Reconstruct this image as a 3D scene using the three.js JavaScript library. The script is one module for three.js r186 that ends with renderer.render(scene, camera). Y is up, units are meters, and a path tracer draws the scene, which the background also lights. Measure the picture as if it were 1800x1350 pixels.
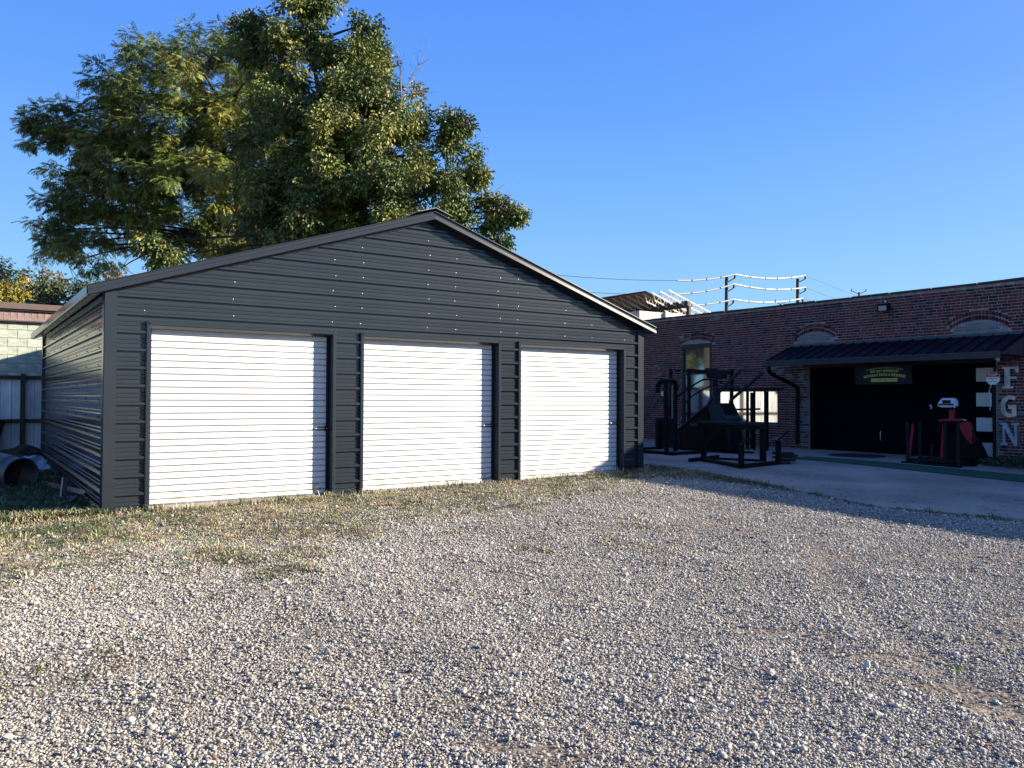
import * as THREE from 'three';
import { mergeGeometries } from 'three/addons/utils/BufferGeometryUtils.js';
import { RoundedBoxGeometry } from 'three/addons/geometries/RoundedBoxGeometry.js';
import { ImprovedNoise } from 'three/addons/math/ImprovedNoise.js';
import { FontLoader } from 'three/addons/loaders/FontLoader.js';
import { TextGeometry } from 'three/addons/geometries/TextGeometry.js';

/* ------------------------------------------------------------------ camera, sky, sun, exposure */
const scene = new THREE.Scene();
const F = 1400.5, PITCH = 0.01783, ROLL = 0.00484, EYE = 1.40;
const camera = new THREE.PerspectiveCamera(2 * Math.atan(675 / F) * 180 / Math.PI, 4 / 3, 0.1, 1500);
camera.position.set(0, EYE, 0);
camera.rotation.set(PITCH, 0, ROLL);
scene.add(camera);
const EXPOSURE = 3.0;
const SUN_EL = 19.3 * Math.PI / 180, SUN_AZ = 0.0;            // azimuth: 0 = +x (right), positive towards -z
const SUN = new THREE.Vector3(Math.cos(SUN_EL) * Math.cos(SUN_AZ), Math.sin(SUN_EL), -Math.cos(SUN_EL) * Math.sin(SUN_AZ));
const sun = new THREE.DirectionalLight(new THREE.Color().setRGB(1, 0.88, 0.72), 5.0);
sun.position.copy(SUN).multiplyScalar(80).add(new THREE.Vector3(2, 0, -14));
sun.target.position.set(2, 0, -14);
sun.castShadow = true; sun.shadow.mapSize.set(4096, 4096); sun.shadow.radius = 1;
Object.assign(sun.shadow.camera, { left: -40, right: 40, top: 40, bottom: -40, near: 1, far: 200 });
scene.add(sun, sun.target);
{ // clear late-day sky: deep blue overhead, paler towards the horizon, a little paler on the sun's side
  const W = 512, H = 256, d = new Float32Array(W * H * 4);
  const keys = [[0, .44, .82, 1.04], [5, .36, .70, 1.02], [12, .232, .53, 1.02], [20, .142, .385, 1.0], [30, .098, .295, .96], [50, .075, .19, .64], [90, .055, .14, .47]];
  for (let j = 0; j < H; j++) for (let i = 0; i < W; i++) {
    const el = ((j + .5) / H - .5) * 180, az = ((i + .5) / W - .5) * 2 * Math.PI;
    const e = Math.max(0, el); let k = 0; while (k < keys.length - 2 && keys[k + 1][0] < e) k++;
    const a = keys[k], b = keys[k + 1], t = Math.min(1, (e - a[0]) / (b[0] - a[0]));
    const er = el * Math.PI / 180, dx = Math.cos(er) * Math.cos(az), dy = Math.sin(er), dz = Math.cos(er) * Math.sin(az);
    const c = Math.max(0, dx * SUN.x + dy * SUN.y + dz * SUN.z), g = 0.28 * Math.pow(c, 3), o = (j * W + i) * 4;
    for (let q = 0; q < 3; q++) {
      let v = a[q + 1] + (b[q + 1] - a[q + 1]) * t; v += g * [.75, .8, .55][q];
      if (el < 0) v = [.30, .30, .31][q];
      d[o + q] = v / EXPOSURE;
    }
    d[o + 3] = 1;
  }
  const sky = new THREE.DataTexture(d, W, H, THREE.RGBAFormat, THREE.FloatType);
  sky.mapping = THREE.EquirectangularReflectionMapping; sky.magFilter = sky.minFilter = THREE.LinearFilter; sky.needsUpdate = true;
  scene.background = sky; scene.environment = sky;
}

/* ------------------------------------------------------------------ helpers */
let seed = 1234567;
const rnd = () => { seed |= 0; seed = seed + 0x6D2B79F5 | 0; let t = Math.imul(seed ^ seed >>> 15, 1 | seed); t = t + Math.imul(t ^ t >>> 7, 61 | t) ^ t; return ((t ^ t >>> 14) >>> 0) / 4294967296; };
const rr = (a, b) => a + (b - a) * rnd();
const clamp = (x, a, b) => Math.min(b, Math.max(a, x));
const sstep = (a, b, x) => { const t = clamp((x - a) / (b - a), 0, 1); return t * t * (3 - 2 * t); };
const IN = new ImprovedNoise();
const noise = (x, y, z = 0) => IN.noise(x, y, z);
const fbm = (x, y, o = 4) => { let s = 0, a = 1, n = 0; for (let i = 0; i < o; i++) { s += a * noise(x, y, i * 7.3); n += a; a *= .5; x *= 2.03; y *= 2.03; } return s / n; };
const V3 = (x, y, z) => new THREE.Vector3(x, y, z);
// the lot: u runs along the garage front to the right, v runs back along its side, y up
const TH = 0.60501, CU = Math.cos(TH), SU = Math.sin(TH), X0 = -5.0704, Z0 = -9.957;
const lot = (u, y, v) => V3(X0 + u * CU - v * SU, y, Z0 - u * SU - v * CU);
const toUV = (x, z) => [(x - X0) * CU - (z - Z0) * SU, -(x - X0) * SU - (z - Z0) * CU];
// a photograph pixel gives a direction; the plane it is met with gives the distance
const camM = new THREE.Matrix4().makeRotationFromEuler(new THREE.Euler(PITCH, 0, ROLL));
const dirOf = (px, py) => V3((px - 900) / F, (675 - py) / F, -1).applyMatrix4(camM);
const camUV = toUV(0, 0);
const dUV = d => [d.x * CU - d.z * SU, -d.x * SU - d.z * CU];
const pu = (px, py, u) => { const d = dirOf(px, py), q = dUV(d), t = (u - camUV[0]) / q[0]; return [u, EYE + d.y * t, camUV[1] + q[1] * t]; };
const pv = (px, py, v) => { const d = dirOf(px, py), q = dUV(d), t = (v - camUV[1]) / q[1]; return [camUV[0] + q[0] * t, EYE + d.y * t, v]; };
const pg = (px, py, y) => { const d = dirOf(px, py), q = dUV(d), t = (y - EYE) / d.y; return [camUV[0] + q[0] * t, y, camUV[1] + q[1] * t]; };
const pd = (px, py, dep) => { const d = dirOf(px, py).multiplyScalar(dep); return V3(d.x, d.y + EYE, d.z); };

const names = {};
const numbered = n => { names[n] = (names[n] ?? -1) + 1; return names[n] ? n + '_' + String(names[n]).padStart(3, '0') : n; };
function thing(name, label, category, [u, y, v] = [0, 0, 0], turn = 0, group) {
  const o = new THREE.Group(); o.name = numbered(name); o.position.copy(lot(u, y, v)); o.rotation.y = TH + turn;
  o.userData = { label, category }; if (group) o.userData.group = group; scene.add(o); return o;
}
function wthing(name, label, category, p, group) {
  const o = new THREE.Group(); o.name = numbered(name); o.position.copy(p); o.userData = { label, category }; if (group) o.userData.group = group; scene.add(o); return o;
}
function mesh(name, geo, m, parent, pos, rot) {
  const o = new THREE.Mesh(geo, m); o.name = parent === scene ? numbered(name) : name; o.castShadow = o.receiveShadow = true;
  if (pos) o.position.set(...pos); if (rot) o.rotation.set(...rot); parent.add(o); return o;
}
const lin = (r, g, b) => new THREE.Color().setRGB(r, g, b);
const boxC = {};
function boxG(x, y, z, bev = 0) {
  const k = [x, y, z, bev].map(n => n.toFixed(4)).join();
  return boxC[k] ??= bev ? new RoundedBoxGeometry(x, y, z, 1, Math.min(bev, x / 2.01, y / 2.01, z / 2.01)) : new THREE.BoxGeometry(x, y, z);
}
const box = (name, m, parent, c, s, bev = 0, rot) => mesh(name, boxG(s[0], s[1], s[2], bev), m, parent, c, rot);
const UP = V3(0, 1, 0);
function barGeo(a, b, w, h = w, bev = .006) {   // rectangular tube from a to b
  const A = V3(...a), B = V3(...b), d = B.clone().sub(A), L = d.length(); d.normalize();
  const g = new RoundedBoxGeometry(w, h, L, 1, Math.min(bev, w / 2.1, h / 2.1));
  const m = new THREE.Matrix4(); const up = Math.abs(d.y) > .97 ? V3(1, 0, 0) : UP;
  const xa = up.clone().cross(d).normalize(), ya = d.clone().cross(xa);
  m.makeBasis(xa, ya, d).setPosition(A.add(B).multiplyScalar(.5)); return g.applyMatrix4(m);
}
function rodGeo(a, b, r0, r1 = r0, n = 8) {
  const A = V3(...a), B = V3(...b), d = B.clone().sub(A), L = d.length();
  const g = new THREE.CylinderGeometry(r1, r0, L, n); g.applyQuaternion(new THREE.Quaternion().setFromUnitVectors(UP, d.normalize()));
  return g.translate((A.x + B.x) / 2, (A.y + B.y) / 2, (A.z + B.z) / 2);
}
const tubeGeo = (pts, r, n = 24, s = 8) => new THREE.TubeGeometry(new THREE.CatmullRomCurve3(pts.map(p => Array.isArray(p) ? V3(...p) : p)), n, r, s);
const merge = gs => mergeGeometries(gs.map(g => { const q = g.index ? g.toNonIndexed() : g; for (const k of Object.keys(q.attributes)) if (!['position', 'normal', 'uv'].includes(k)) q.deleteAttribute(k); return q; }));
function geoFrom(pos, uv, col) {
  const g = new THREE.BufferGeometry(); g.setAttribute('position', new THREE.Float32BufferAttribute(pos, 3));
  g.setAttribute('uv', new THREE.Float32BufferAttribute(uv ?? new Float32Array(pos.length / 3 * 2), 2));
  if (col) g.setAttribute('color', new THREE.Float32BufferAttribute(col, 3));
  g.computeVertexNormals(); return g;
}
function prism(outline, depth, bev = 0) {        // outline [[x,y]...] extruded along +z
  const s = new THREE.Shape(outline.map(p => new THREE.Vector2(...p)));
  return new THREE.ExtrudeGeometry(s, { depth, bevelEnabled: bev > 0, bevelSize: bev, bevelThickness: bev, bevelSegments: 1, curveSegments: 10 });
}

/* textures: grain only */
function tex(size, fn, { srgb = true, rep = [1, 1] } = {}) {
  const d = new Uint8Array(size * size * 4);
  for (let j = 0; j < size; j++) for (let i = 0; i < size; i++) {
    const c = fn(i / size, j / size), o = (j * size + i) * 4;
    d[o] = clamp(c[0], 0, 1) * 255; d[o + 1] = clamp(c[1], 0, 1) * 255; d[o + 2] = clamp(c[2], 0, 1) * 255; d[o + 3] = 255;
  }
  const t = new THREE.DataTexture(d, size, size); t.wrapS = t.wrapT = THREE.RepeatWrapping; t.magFilter = THREE.LinearFilter; t.minFilter = THREE.LinearMipmapLinearFilter; t.generateMipmaps = true;
  if (srgb) t.colorSpace = THREE.SRGBColorSpace; t.repeat.set(...rep); t.needsUpdate = true; return t;
}
const rep = (t, x, y) => { const c = t.clone(); c.repeat.set(x, y); c.needsUpdate = true; return c; };
const hash = (i, j) => { let h = Math.imul(i, 374761393) + Math.imul(j, 668265263) | 0; h = Math.imul(h ^ h >>> 13, 1274126177); return ((h ^ h >>> 16) >>> 0) / 4294967296; };
// tileable value noise: p = periods per tile
function vnoise(x, y, p, s = 0) {
  x *= p; y *= p; const i = Math.floor(x), j = Math.floor(y), f = x - i, g = y - j, w = n => ((n % p) + p) % p;
  const u = f * f * (3 - 2 * f), v = g * g * (3 - 2 * g), h = (a, b) => hash(w(a) + s * 131, w(b) + s * 57);
  return (h(i, j) * (1 - u) + h(i + 1, j) * u) * (1 - v) + (h(i, j + 1) * (1 - u) + h(i + 1, j + 1) * u) * v;
}
const tfbm = (x, y, p, o, s = 0) => { let r = 0, a = 1, n = 0; for (let k = 0; k < o; k++) { r += a * vnoise(x, y, p << k, s + k); n += a; a *= .55; } return r / n; };
const grainT = tex(512, (x, y) => { const v = .80 + .35 * (tfbm(x, y, 8, 6, 3) - .5) + .14 * (hash(x * 512 | 0, y * 512 | 0) - .5); return [v, v, v]; });
const mottleT = tex(512, (x, y) => { const v = .84 + .4 * (tfbm(x, y, 3, 6, 9) - .5); return [v, v, v * .99]; });
const softT = tex(512, (x, y) => { const v = .95 + .10 * (tfbm(x, y, 4, 6, 12) - .5); return [v, v, v]; });
const waveT = tex(256, (x, y) => { const v = tfbm(x, y, 3, 3, 71); return [v, v, v]; }, { srgb: false });
const dirtT = tex(512, (x, y) => { const n = tfbm(x, y, 20, 5, 91), d = clamp((n - .56) * 7, 0, 1), q = hash(x * 512 | 0, y * 512 | 0) > .992 ? .72 : 1, v = .95 * q * (1 - .16 * d); return [v, v * (1 - .06 * d), v * (1 - .16 * d)]; });
const bumpT = tex(512, (x, y) => { const v = tfbm(x, y, 16, 5, 21); return [v, v, v]; }, { srgb: false });
const roughT = tex(512, (x, y) => { const v = .62 + .76 * (tfbm(x, y, 6, 5, 33) - .5); return [v, v, v]; }, { srgb: false });
const woodT = tex(512, (x, y) => { const v = .72 + .5 * (tfbm(x * 1, y * .12, 16, 5, 44) - .5) + .1 * (hash(x * 512 | 0, 3) - .5); return [v, v * .97, v * .93]; });

const M = (c, o = {}) => new THREE.MeshPhysicalMaterial({ color: lin(...c), roughness: .8, side: THREE.DoubleSide, ...o });
const charcoal = M([.022, .028, .036], { roughness: .18, map: softT, bumpMap: waveT, bumpScale: .0016 });
const charcoalSide = charcoal;
const charcoalTrim = M([.022, .0275, .035], { roughness: .21, specularIntensity: .75, map: softT });
const doorWhite = M([.70, .71, .73], { roughness: .42, map: softT });
const doorDirty = M([.76, .76, .75], { roughness: .6, map: dirtT });
const galv = M([.42, .43, .45], { roughness: .38, metalness: .85, map: mottleT });
const zinc = M([.62, .62, .62], { roughness: .4, metalness: .6 });
const blackSteel = M([.006, .0065, .008], { roughness: .55, specularIntensity: .35, map: grainT });
const blackRubber = M([.010, .010, .011], { roughness: .85 });
const greySteel = M([.035, .055, .075], { specularIntensity: .5, roughness: .5, map: grainT });
const redPaint = M([.48, .014, .035], { roughness: .38, map: mottleT });
const plasticWhite = M([.62, .68, .74], { roughness: .35 });
const darkGrey = M([.016, .017, .020], { specularIntensity: .4, roughness: .6, map: grainT });
const timber = M([.13, .085, .055], { roughness: .9, map: woodT, bumpMap: woodT, bumpScale: .003 });
const bark = M([.07, .055, .042], { roughness: .95, map: rep(grainT, 2, 4), bumpMap: bumpT, bumpScale: .02 });

/* ------------------------------------------------------------------ ground */
function edgeU(v) {                               // where the paved apron begins
  const p = [[-16, 9.6], [-6.8, 9.25], [-4.9, 8.75], [-2.3, 9.45], [.7, 10.05], [1.6, 9.7], [2.6, 9.42], [40, 9.42]];
  let k = 0; while (k < p.length - 2 && p[k + 1][0] < v) k++;
  const t = clamp((v - p[k][0]) / (p[k + 1][0] - p[k][0]), 0, 1);
  return p[k][1] + (p[k + 1][1] - p[k][1]) * t + .10 * noise(v * 1.3, 4.2) + .05 * noise(v * 5, 1.2);
}
const gBase = (u, v) => clamp(-.09 + .014 * u, -.13, .05) - .1 * sstep(0, 6, -v) + .15 * sstep(0, 10, v) * sstep(3, -1, u);
function gy(u, v) {
  const b = gBase(u, v);
  let m = sstep(.15, .9, edgeU(v) - u) * sstep(20, 8, Math.abs(v));
  const inG = (u > -.3 && u < 9.4 && v > -.05 && v < 9.3); if (inG) m = 0;
  m *= sstep(-.1, -.6, v) + (v > 0 && u < -.3 ? 1 : 0);
  // wheel ruts run across the lot towards the paved apron
  const r = (u * .74 + v * .67) ; const rut = Math.exp(-Math.pow((v + 7.2 + (u - 4.6) * -1.05 + .35 * noise(u * .6, 2)) / .28, 2));
  return b + m * (.05 * fbm(u * .45, v * .45, 3) + .022 * fbm(u * 1.7 + 9, v * 1.7, 3) - .016 * rut * sstep(7, 5, u));
}
const gyW = (x, z) => { const [u, v] = toUV(x, z); return gy(u, v); };
const gravelT = tex(1024, (x, y) => {             // small crushed stone and fines between the larger ones
  const P = 96, gx = x * P, gyy = y * P; let d1 = 9, d2 = 9, id = 0;
  for (let a = -1; a <= 1; a++) for (let b = -1; b <= 1; b++) {
    const i = Math.floor(gx) + a, j = Math.floor(gyy) + b, wi = (i + P) % P, wj = (j + P) % P;
    const cx = i + hash(wi, wj), cy = j + hash(wj + 500, wi), d = Math.hypot(cx - gx, cy - gyy);
    if (d < d1) { d2 = d1; d1 = d; id = hash(wi + 77, wj + 13); } else if (d < d2) d2 = d;
  }
  const e = clamp((d2 - d1) * 4, 0, 1), v = (.42 + .34 * id) * (.55 + .45 * e) + .2 * (tfbm(x, y, 6, 4, 2) - .5);
  return [v * 1.02, v * .97, v * .90];
});
const gravelBump = tex(512, (x, y) => { const v = tfbm(x, y, 64, 3, 5); return [v, v, v]; }, { srgb: false });
const groundMat = M([.62, .56, .48], { roughness: .97, map: gravelT, bumpMap: gravelBump, bumpScale: .012 });
{
  const line = (a, b, near, n1, n2, far) => { const r = []; for (let i = 0; i < n2; i++) r.push(a - far * Math.pow((n2 - i) / n2, 3)); for (let i = 0; i <= n1; i++) r.push(a + (b - a) * i / n1); for (let i = 1; i <= n2; i++) r.push(b + far * Math.pow(i / n2, 3)); return r; };
  const us = line(-9, 20, 0, 230, 14, 520), vs = line(-14, 16, 0, 230, 14, 520), pos = [], uv = [], idx = [];
  for (const v of vs) for (const u of us) { const p = lot(u, gy(u, v), v); pos.push(p.x, p.y, p.z); uv.push(u / 1.9, v / 1.9); }
  const n = us.length; for (let j = 0; j < vs.length - 1; j++) for (let i = 0; i < n - 1; i++) { const a = j * n + i; idx.push(a, a + 1, a + n, a + 1, a + n + 1, a + n); }
  const g = new THREE.BufferGeometry(); g.setAttribute('position', new THREE.Float32BufferAttribute(pos, 3)); g.setAttribute('uv', new THREE.Float32BufferAttribute(uv, 2)); g.setIndex(idx); g.computeVertexNormals();
  const o = mesh('ground', g, groundMat, scene); o.userData = { kind: 'structure', label: 'pale crushed stone ground of the open lot', category: 'ground' };
}
const pavT = tex(1024, (x, y) => {
  let v = .70 + .30 * (tfbm(x, y, 3, 6, 6) - .5) + .34 * (hash(x * 1024 | 0, y * 1024 | 0) - .5) + .10 * (tfbm(x, y, 128, 2, 8) - .5);
  const cr = Math.abs(tfbm(x, y, 5, 5, 15) - .5); if (cr < .0045) v *= .62;
  return [v * 1.0, v * .985, v * .96];
});
const pavMat = M([.60, .545, .47], { roughness: .93, map: pavT, bumpMap: bumpT, bumpScale: .002 });
{
  const pos = [], uv = [], N = 180, K = 30; const v0 = -26, v1 = 26;
  const P = (i, j) => { const v = v0 + (v1 - v0) * i / N, e = edgeU(v), u = e + (17.6 - e) * Math.pow(j / K, 1.3); const p = lot(u, gy(u, v) + (j ? .016 : -.01), v); return [p, u, v]; };
  for (let i = 0; i < N; i++) for (let j = 0; j < K; j++) for (const [a, b] of [[0, 0], [0, 1], [1, 0], [0, 1], [1, 1], [1, 0]]) { const [p, u, v] = P(i + a, j + b); pos.push(p.x, p.y, p.z); uv.push(u / 3.7, v / 3.7); }
  const o = mesh('paved_apron', geoFrom(pos, uv), pavMat, scene); o.userData = { kind: 'structure', label: 'worn grey paved apron in front of the brick wall', category: 'pavement' };
}

/* ------------------------------------------------------------------ garage */
const GW = 9.144, GD = 9.14, RIB = .2286, EAVE_H = 2.72, SLOPE = .323, MIDU = GW / 2;
const roofH = u => EAVE_H + SLOPE * (MIDU - Math.abs(u - MIDU));
const PROF = [[0, .038], [.009, .038], [.034, 0], [.078, 0], [.080, .010], [.089, .010], [.102, 0], [.126, 0], [.128, .010], [.137, .010], [.150, 0], [.2080, 0], [.2120, .038], [.2286, .038]];
function course(h0, xL, xR, hTop = 99, hBot = -99) {
  const pos = [], uv = [], p = [];
  for (const [y, z] of PROF) { const h = Math.max(hBot, Math.min(h0 + y, hTop)); p.push([h, z]); }
  for (let i = 0; i < p.length - 1; i++) {
    const [h1, z1] = p[i], [h2, z2] = p[i + 1]; if (h2 - h1 < 1e-6 && Math.abs(z1 - z2) < 1e-6) continue;
    const a = [xL(h1), h1, z1], b = [xR(h1), h1, z1], c = [xR(h2), h2, z2], d = [xL(h2), h2, z2];
    if (b[0] - a[0] < .01 && c[0] - d[0] < .01) continue;
    for (const q of [a, b, c, a, c, d]) { pos.push(...q); uv.push(q[0] / 2.3, q[1] / 2.3); }
  }
  return pos.length ? geoFrom(pos, uv) : null;
}
const garage = thing('metal_garage', 'charcoal ribbed metal garage with three white roll-up doors', 'garage', [0, 0, 0]);
const RIB0 = 2.452;                                // height of the rib just over the doors
const courseH = []; for (let k = -8; k < 12; k++) courseH.push(RIB0 - k * RIB);
const doorsU = [[.50, 2.955], [3.45, 5.86], [6.325, 8.665]], DOOR_TOP = 2.29, FR = .045;
for (const h of courseH.slice().sort((a, b) => a - b)) {
  if (h < RIB0 - RIB * .5) {                       // strips between the doors (course below the door-head rib runs to the door frames)
    const cuts = [.10, ...doorsU.flatMap(([a, b]) => [a - FR, b + FR]), GW - .05];
    for (let i = 0; i < cuts.length; i += 2) { const g = course(h, () => cuts[i], () => cuts[i + 1]); mesh('siding_course', g, charcoal, garage); }
    if (h > RIB0 - RIB * 1.5) for (const [a, b] of doorsU) mesh('siding_course', course(h, () => a - FR, () => b + FR, 99, DOOR_TOP + .07), charcoal, garage);
  } else {
    const xl = q => q <= EAVE_H - .03 ? .10 : Math.min(MIDU, Math.max(.10, (q - EAVE_H) / SLOPE)), xrr = q => q <= EAVE_H - .03 ? GW - .05 : Math.max(MIDU, Math.min(GW - .05, GW - (q - EAVE_H) / SLOPE));
    const g = course(h, xl, xrr, roofH(MIDU)); if (g) mesh('siding_course', g, charcoal, garage);
  }
}
for (const h of courseH.filter(h => h < EAVE_H)) {
  const c1 = course(h, () => .02, () => GD - .02, EAVE_H);
  const a = mesh('siding_course', c1, charcoalSide, garage, [0, 0, -GD], [0, -Math.PI / 2, 0]);
  mesh('siding_course', c1, charcoal, garage, [GW, 0, 0], [0, Math.PI / 2, 0]);
}
{ // back wall, rake shape
  const g = prism([[0, -.2], [GW, -.2], [GW, EAVE_H], [MIDU, roofH(MIDU)], [0, EAVE_H]], .02); mesh('back_wall', g, charcoal, garage, [0, 0, -GD - .02]);
  box('floor_slab', pavMat, garage, [GW / 2, -.10, -GD / 2], [GW - .1, .16, GD - .1]);
}
// corner posts (angle trim with a small rolled edge)
function cornerTrim(x, s, m) {
  const w = .105, t = .024, o = s > 0 ? [[-w, t - .004], [-w + .008, t], [.012, t], [t, .012], [t, -w]] : [];
  const pts = [[-w, 0.004], [-w, t], [t - .008, t], [t, t - .008], [t, -w], [.004, -w], [.004, .004]];
  const g = prism(pts.map(([a, b]) => [a * s, -b]), 2.95); g.rotateX(-Math.PI / 2); return g;
}
{
  // outline in plan (x, z): front leg and side leg
  for (const [x, s, z, f] of [[0, -1, 0, 1], [GW, 1, 0, 1], [0, -1, -GD, -1], [GW, 1, -GD, -1]]) {
    const w = .105, t = .043, pts = [[-w, .003], [-w, t], [t - .009, t], [t, t - .009], [t, -w], [.003, -w], [.003, .003]];
    const g = prism(pts.map(([a, b]) => [a * s, -b * f]), EAVE_H + .22); g.rotateX(-Math.PI / 2);
    mesh('corner_trim', g, charcoalTrim, garage, [x, -.22, z]);
  }
}
// roof: two slopes with standing ribs, ridge cap, rake and eave trims, soffits
const OVR = .15, OVU = .24;                        // overhang at the gable and at the eaves
{
  const L = Math.hypot(MIDU + OVU, SLOPE * (MIDU + OVU)), ang = Math.atan(SLOPE), zlen = GD + 2 * OVR;
  for (const s of [-1, 1]) {
    const gs = [new THREE.BoxGeometry(L, .022, zlen)];
    for (let z = -zlen / 2 + .12; z < zlen / 2 - .05; z += RIB) gs.push(new THREE.BoxGeometry(L - .02, .022, .03).translate(0, .021, z));
    const o = mesh('roof_panel', merge(gs), charcoal, garage, [MIDU + s * (MIDU + OVU) / 2, roofH(MIDU) + .10 - SLOPE * (MIDU + OVU) / 2, -GD / 2], [0, 0, -s * ang]);
    // rake trim on the gable: a folded angle whose face leans back slightly
    const y0 = roofH(MIDU) + .115, yE = y0 - SLOPE * (MIDU + OVU);
    for (const [zf, nm] of [[OVR, 1], [-GD - OVR, -1]]) {
      const a = V3(MIDU, y0, 0), b = V3(MIDU + s * (MIDU + OVU), yE, 0), pos = [];
      const prof = [[.008, -.05], [.008, .040], [-.004, .041], [-.005, .014], [-.050, .014], [-.054, .026], [-.060, .031], [-.112, .036], [-.120, .032], [-.120, -.02]];   // (drop, out)
      for (let i = 0; i < prof.length - 1; i++) {
        const q = (p, e) => [e.x, e.y + p[0], zf + nm * (p[1] - .01)];
        const A = q(prof[i], a), B = q(prof[i], b), C = q(prof[i + 1], b), D = q(prof[i + 1], a);
        pos.push(...A, ...B, ...C, ...A, ...C, ...D);
      }
      mesh('rake_trim', geoFrom(pos), charcoalTrim, garage);
      // soffit strip behind the rake
      const sof = []; const A = [a.x, a.y - .115, zf - nm * .02], B = [b.x, b.y - .115, zf - nm * .02], C = [b.x, b.y - .115, zf - nm * OVR], D = [a.x, a.y - .115, zf - nm * OVR];
      sof.push(...A, ...B, ...C, ...A, ...C, ...D); mesh('soffit', geoFrom(sof), charcoalTrim, garage);
    }
    // eave fascia and eave soffit
    const ex = MIDU + s * (MIDU + OVU), ey = yE;
    const fas = prism([[0, .0], [.028, -.004], [.034, -.012], [.030, -.10], [.018, -.118], [-.03, -.118], [-.03, -.105], [.006, -.10]].map(([p, q]) => [p * s, q]), GD + 2 * OVR - .02);
    mesh('eave_trim', fas, charcoalTrim, garage, [ex - s * .02, ey, -GD - OVR + .01]);
    const so = [], yA = ey - .112, yB = ey - .112 + SLOPE * (OVU - .02), xA = ex - s * .04, xB = s > 0 ? GW : 0, zA = OVR - .02, zB = -GD - OVR;
    so.push(xA, yA, zA, xB, yB, zA, xB, yB, zB, xA, yA, zA, xB, yB, zB, xA, yA, zB); mesh('soffit', geoFrom(so), charcoalTrim, garage);
  }
  const cap = []; for (const s of [-1, 1]) cap.push(new THREE.BoxGeometry(.30, .012, GD + 2 * OVR + .10).rotateZ(-s * Math.atan(SLOPE)).translate(MIDU + s * .138, roofH(MIDU) + .128, -GD / 2));
  mesh('ridge_cap', merge(cap), M([.10, .105, .115], { roughness: .4, map: mottleT }), garage);
  // gable edge strip where siding meets the soffit
  for (const s of [-1, 1]) {
    const a = [MIDU, roofH(MIDU) - .005, .02], b = [MIDU + s * (MIDU + .02), EAVE_H - .005, .02];
    mesh('gable_strip', barGeo(a, b, .018, .06), charcoalTrim, garage);
  }
}
// doors
const lockM = M([.22, .20, .18], { roughness: .4, metalness: .7, map: grainT });
const slatPitch = (DOOR_TOP + .035) / 27;
const slatGeo = (len) => {
  const p = slatPitch, prof = [[0, -.034], [.0145, -.034], [.0155, .003], [.02, .006], [p - .016, .008], [p - .001, .008], [p - .0005, -.034], [p, -.034]], pos = [], uv = [];
  for (let i = 0; i < prof.length - 1; i++) { const [y1, z1] = prof[i], [y2, z2] = prof[i + 1]; for (const q of [[0, y1, z1], [len, y1, z1], [len, y2, z2], [0, y1, z1], [len, y2, z2], [0, y2, z2]]) { pos.push(...q); uv.push(q[0] / 1.9, q[1] / 1.9); } }
  return geoFrom(pos, uv);
};
doorsU.forEach(([a, b], n) => {
  const w = b - a, zD = -.125, sill = -.035;
  const d = box('roll_up_door', doorWhite, garage, [(a + b) / 2, (DOOR_TOP + sill) / 2 + .05, zD - .042], [w + .08, DOOR_TOP - sill + .1, .008]);
  d.userData.label = ['white slatted roll-up door beside the left corner post', 'white slatted roll-up door in the middle', 'white slatted roll-up door beside the right corner post'][n];
  const sg = slatGeo(w - .02), dp = d.position;
  for (let k = 0; k < 27; k++) {
    const s = mesh('door_slat', sg, k < 2 ? doorDirty : doorWhite, d, [a + .01 - dp.x, sill + .002 + k * slatPitch - dp.y, zD - dp.z]);
    if (k === 0) s.position.z += .004;
  }
  box('bottom_bar', galv, d, [0, sill + .018 - dp.y, zD + .022 - dp.z], [w - .03, .045, .02], .004);
  // frame: jambs with a folded face trim, header
  for (const [x, s] of [[a, -1], [b, 1]]) {
    const pr = [[0, -.15], [0, .042], [.008, .048], [FR, .048], [FR + .012, .038], [FR + .012, -.01], [FR - .004, -.01], [FR - .004, .036], [.012, .036], [.012, -.15]];
    const g = prism(pr.map(([p, q]) => [s * p, -q]), DOOR_TOP + .075 + .06); g.rotateX(-Math.PI / 2);
    mesh('door_jamb', g, charcoalTrim, garage, [x, -.06, 0]);
    box('door_track', darkGrey, garage, [x - s * .018, DOOR_TOP / 2, zD + .02], [.03, DOOR_TOP + .04, .04], .004);
  }
  const hp = [[DOOR_TOP - .01, -.11], [DOOR_TOP - .01, -.03], [DOOR_TOP + .022, .042], [DOOR_TOP + .03, .048], [DOOR_TOP + .068, .048], [DOOR_TOP + .078, .038], [DOOR_TOP + .078, -.005], [DOOR_TOP + .06, -.005], [DOOR_TOP + .06, -.11]];
  const hg = prism(hp.map(([y, z]) => [-z, y]), w + 2 * FR - .016); hg.rotateY(-Math.PI / 2); hg.rotateY(Math.PI);
  // after the turn the profile's x runs to +z again
  hg.computeBoundingBox(); const bb = hg.boundingBox; hg.translate(-(bb.min.x + bb.max.x) / 2, 0, 0);
  mesh('door_header', hg, charcoalTrim, garage, [(a + b) / 2, 0, 0]);
  // slide bolt near the right jamb
  const ly = .945, L = box('door_lock', lockM, d, [b - .10 - dp.x, ly - dp.y, zD + .018 - dp.z], [.13, .055, .016], .004);
  mesh('bolt', rodGeo([-.10, 0, .016], [.075, 0, .016], .009), zinc, L);
  mesh('staple', new THREE.TorusGeometry(.022, .006, 6, 12), lockM, L, [.03, 0, .014], [0, Math.PI / 2, 0]);
  box('keeper', blackSteel, L, [.055, 0, .012], [.02, .075, .03], .004);
});
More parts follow.
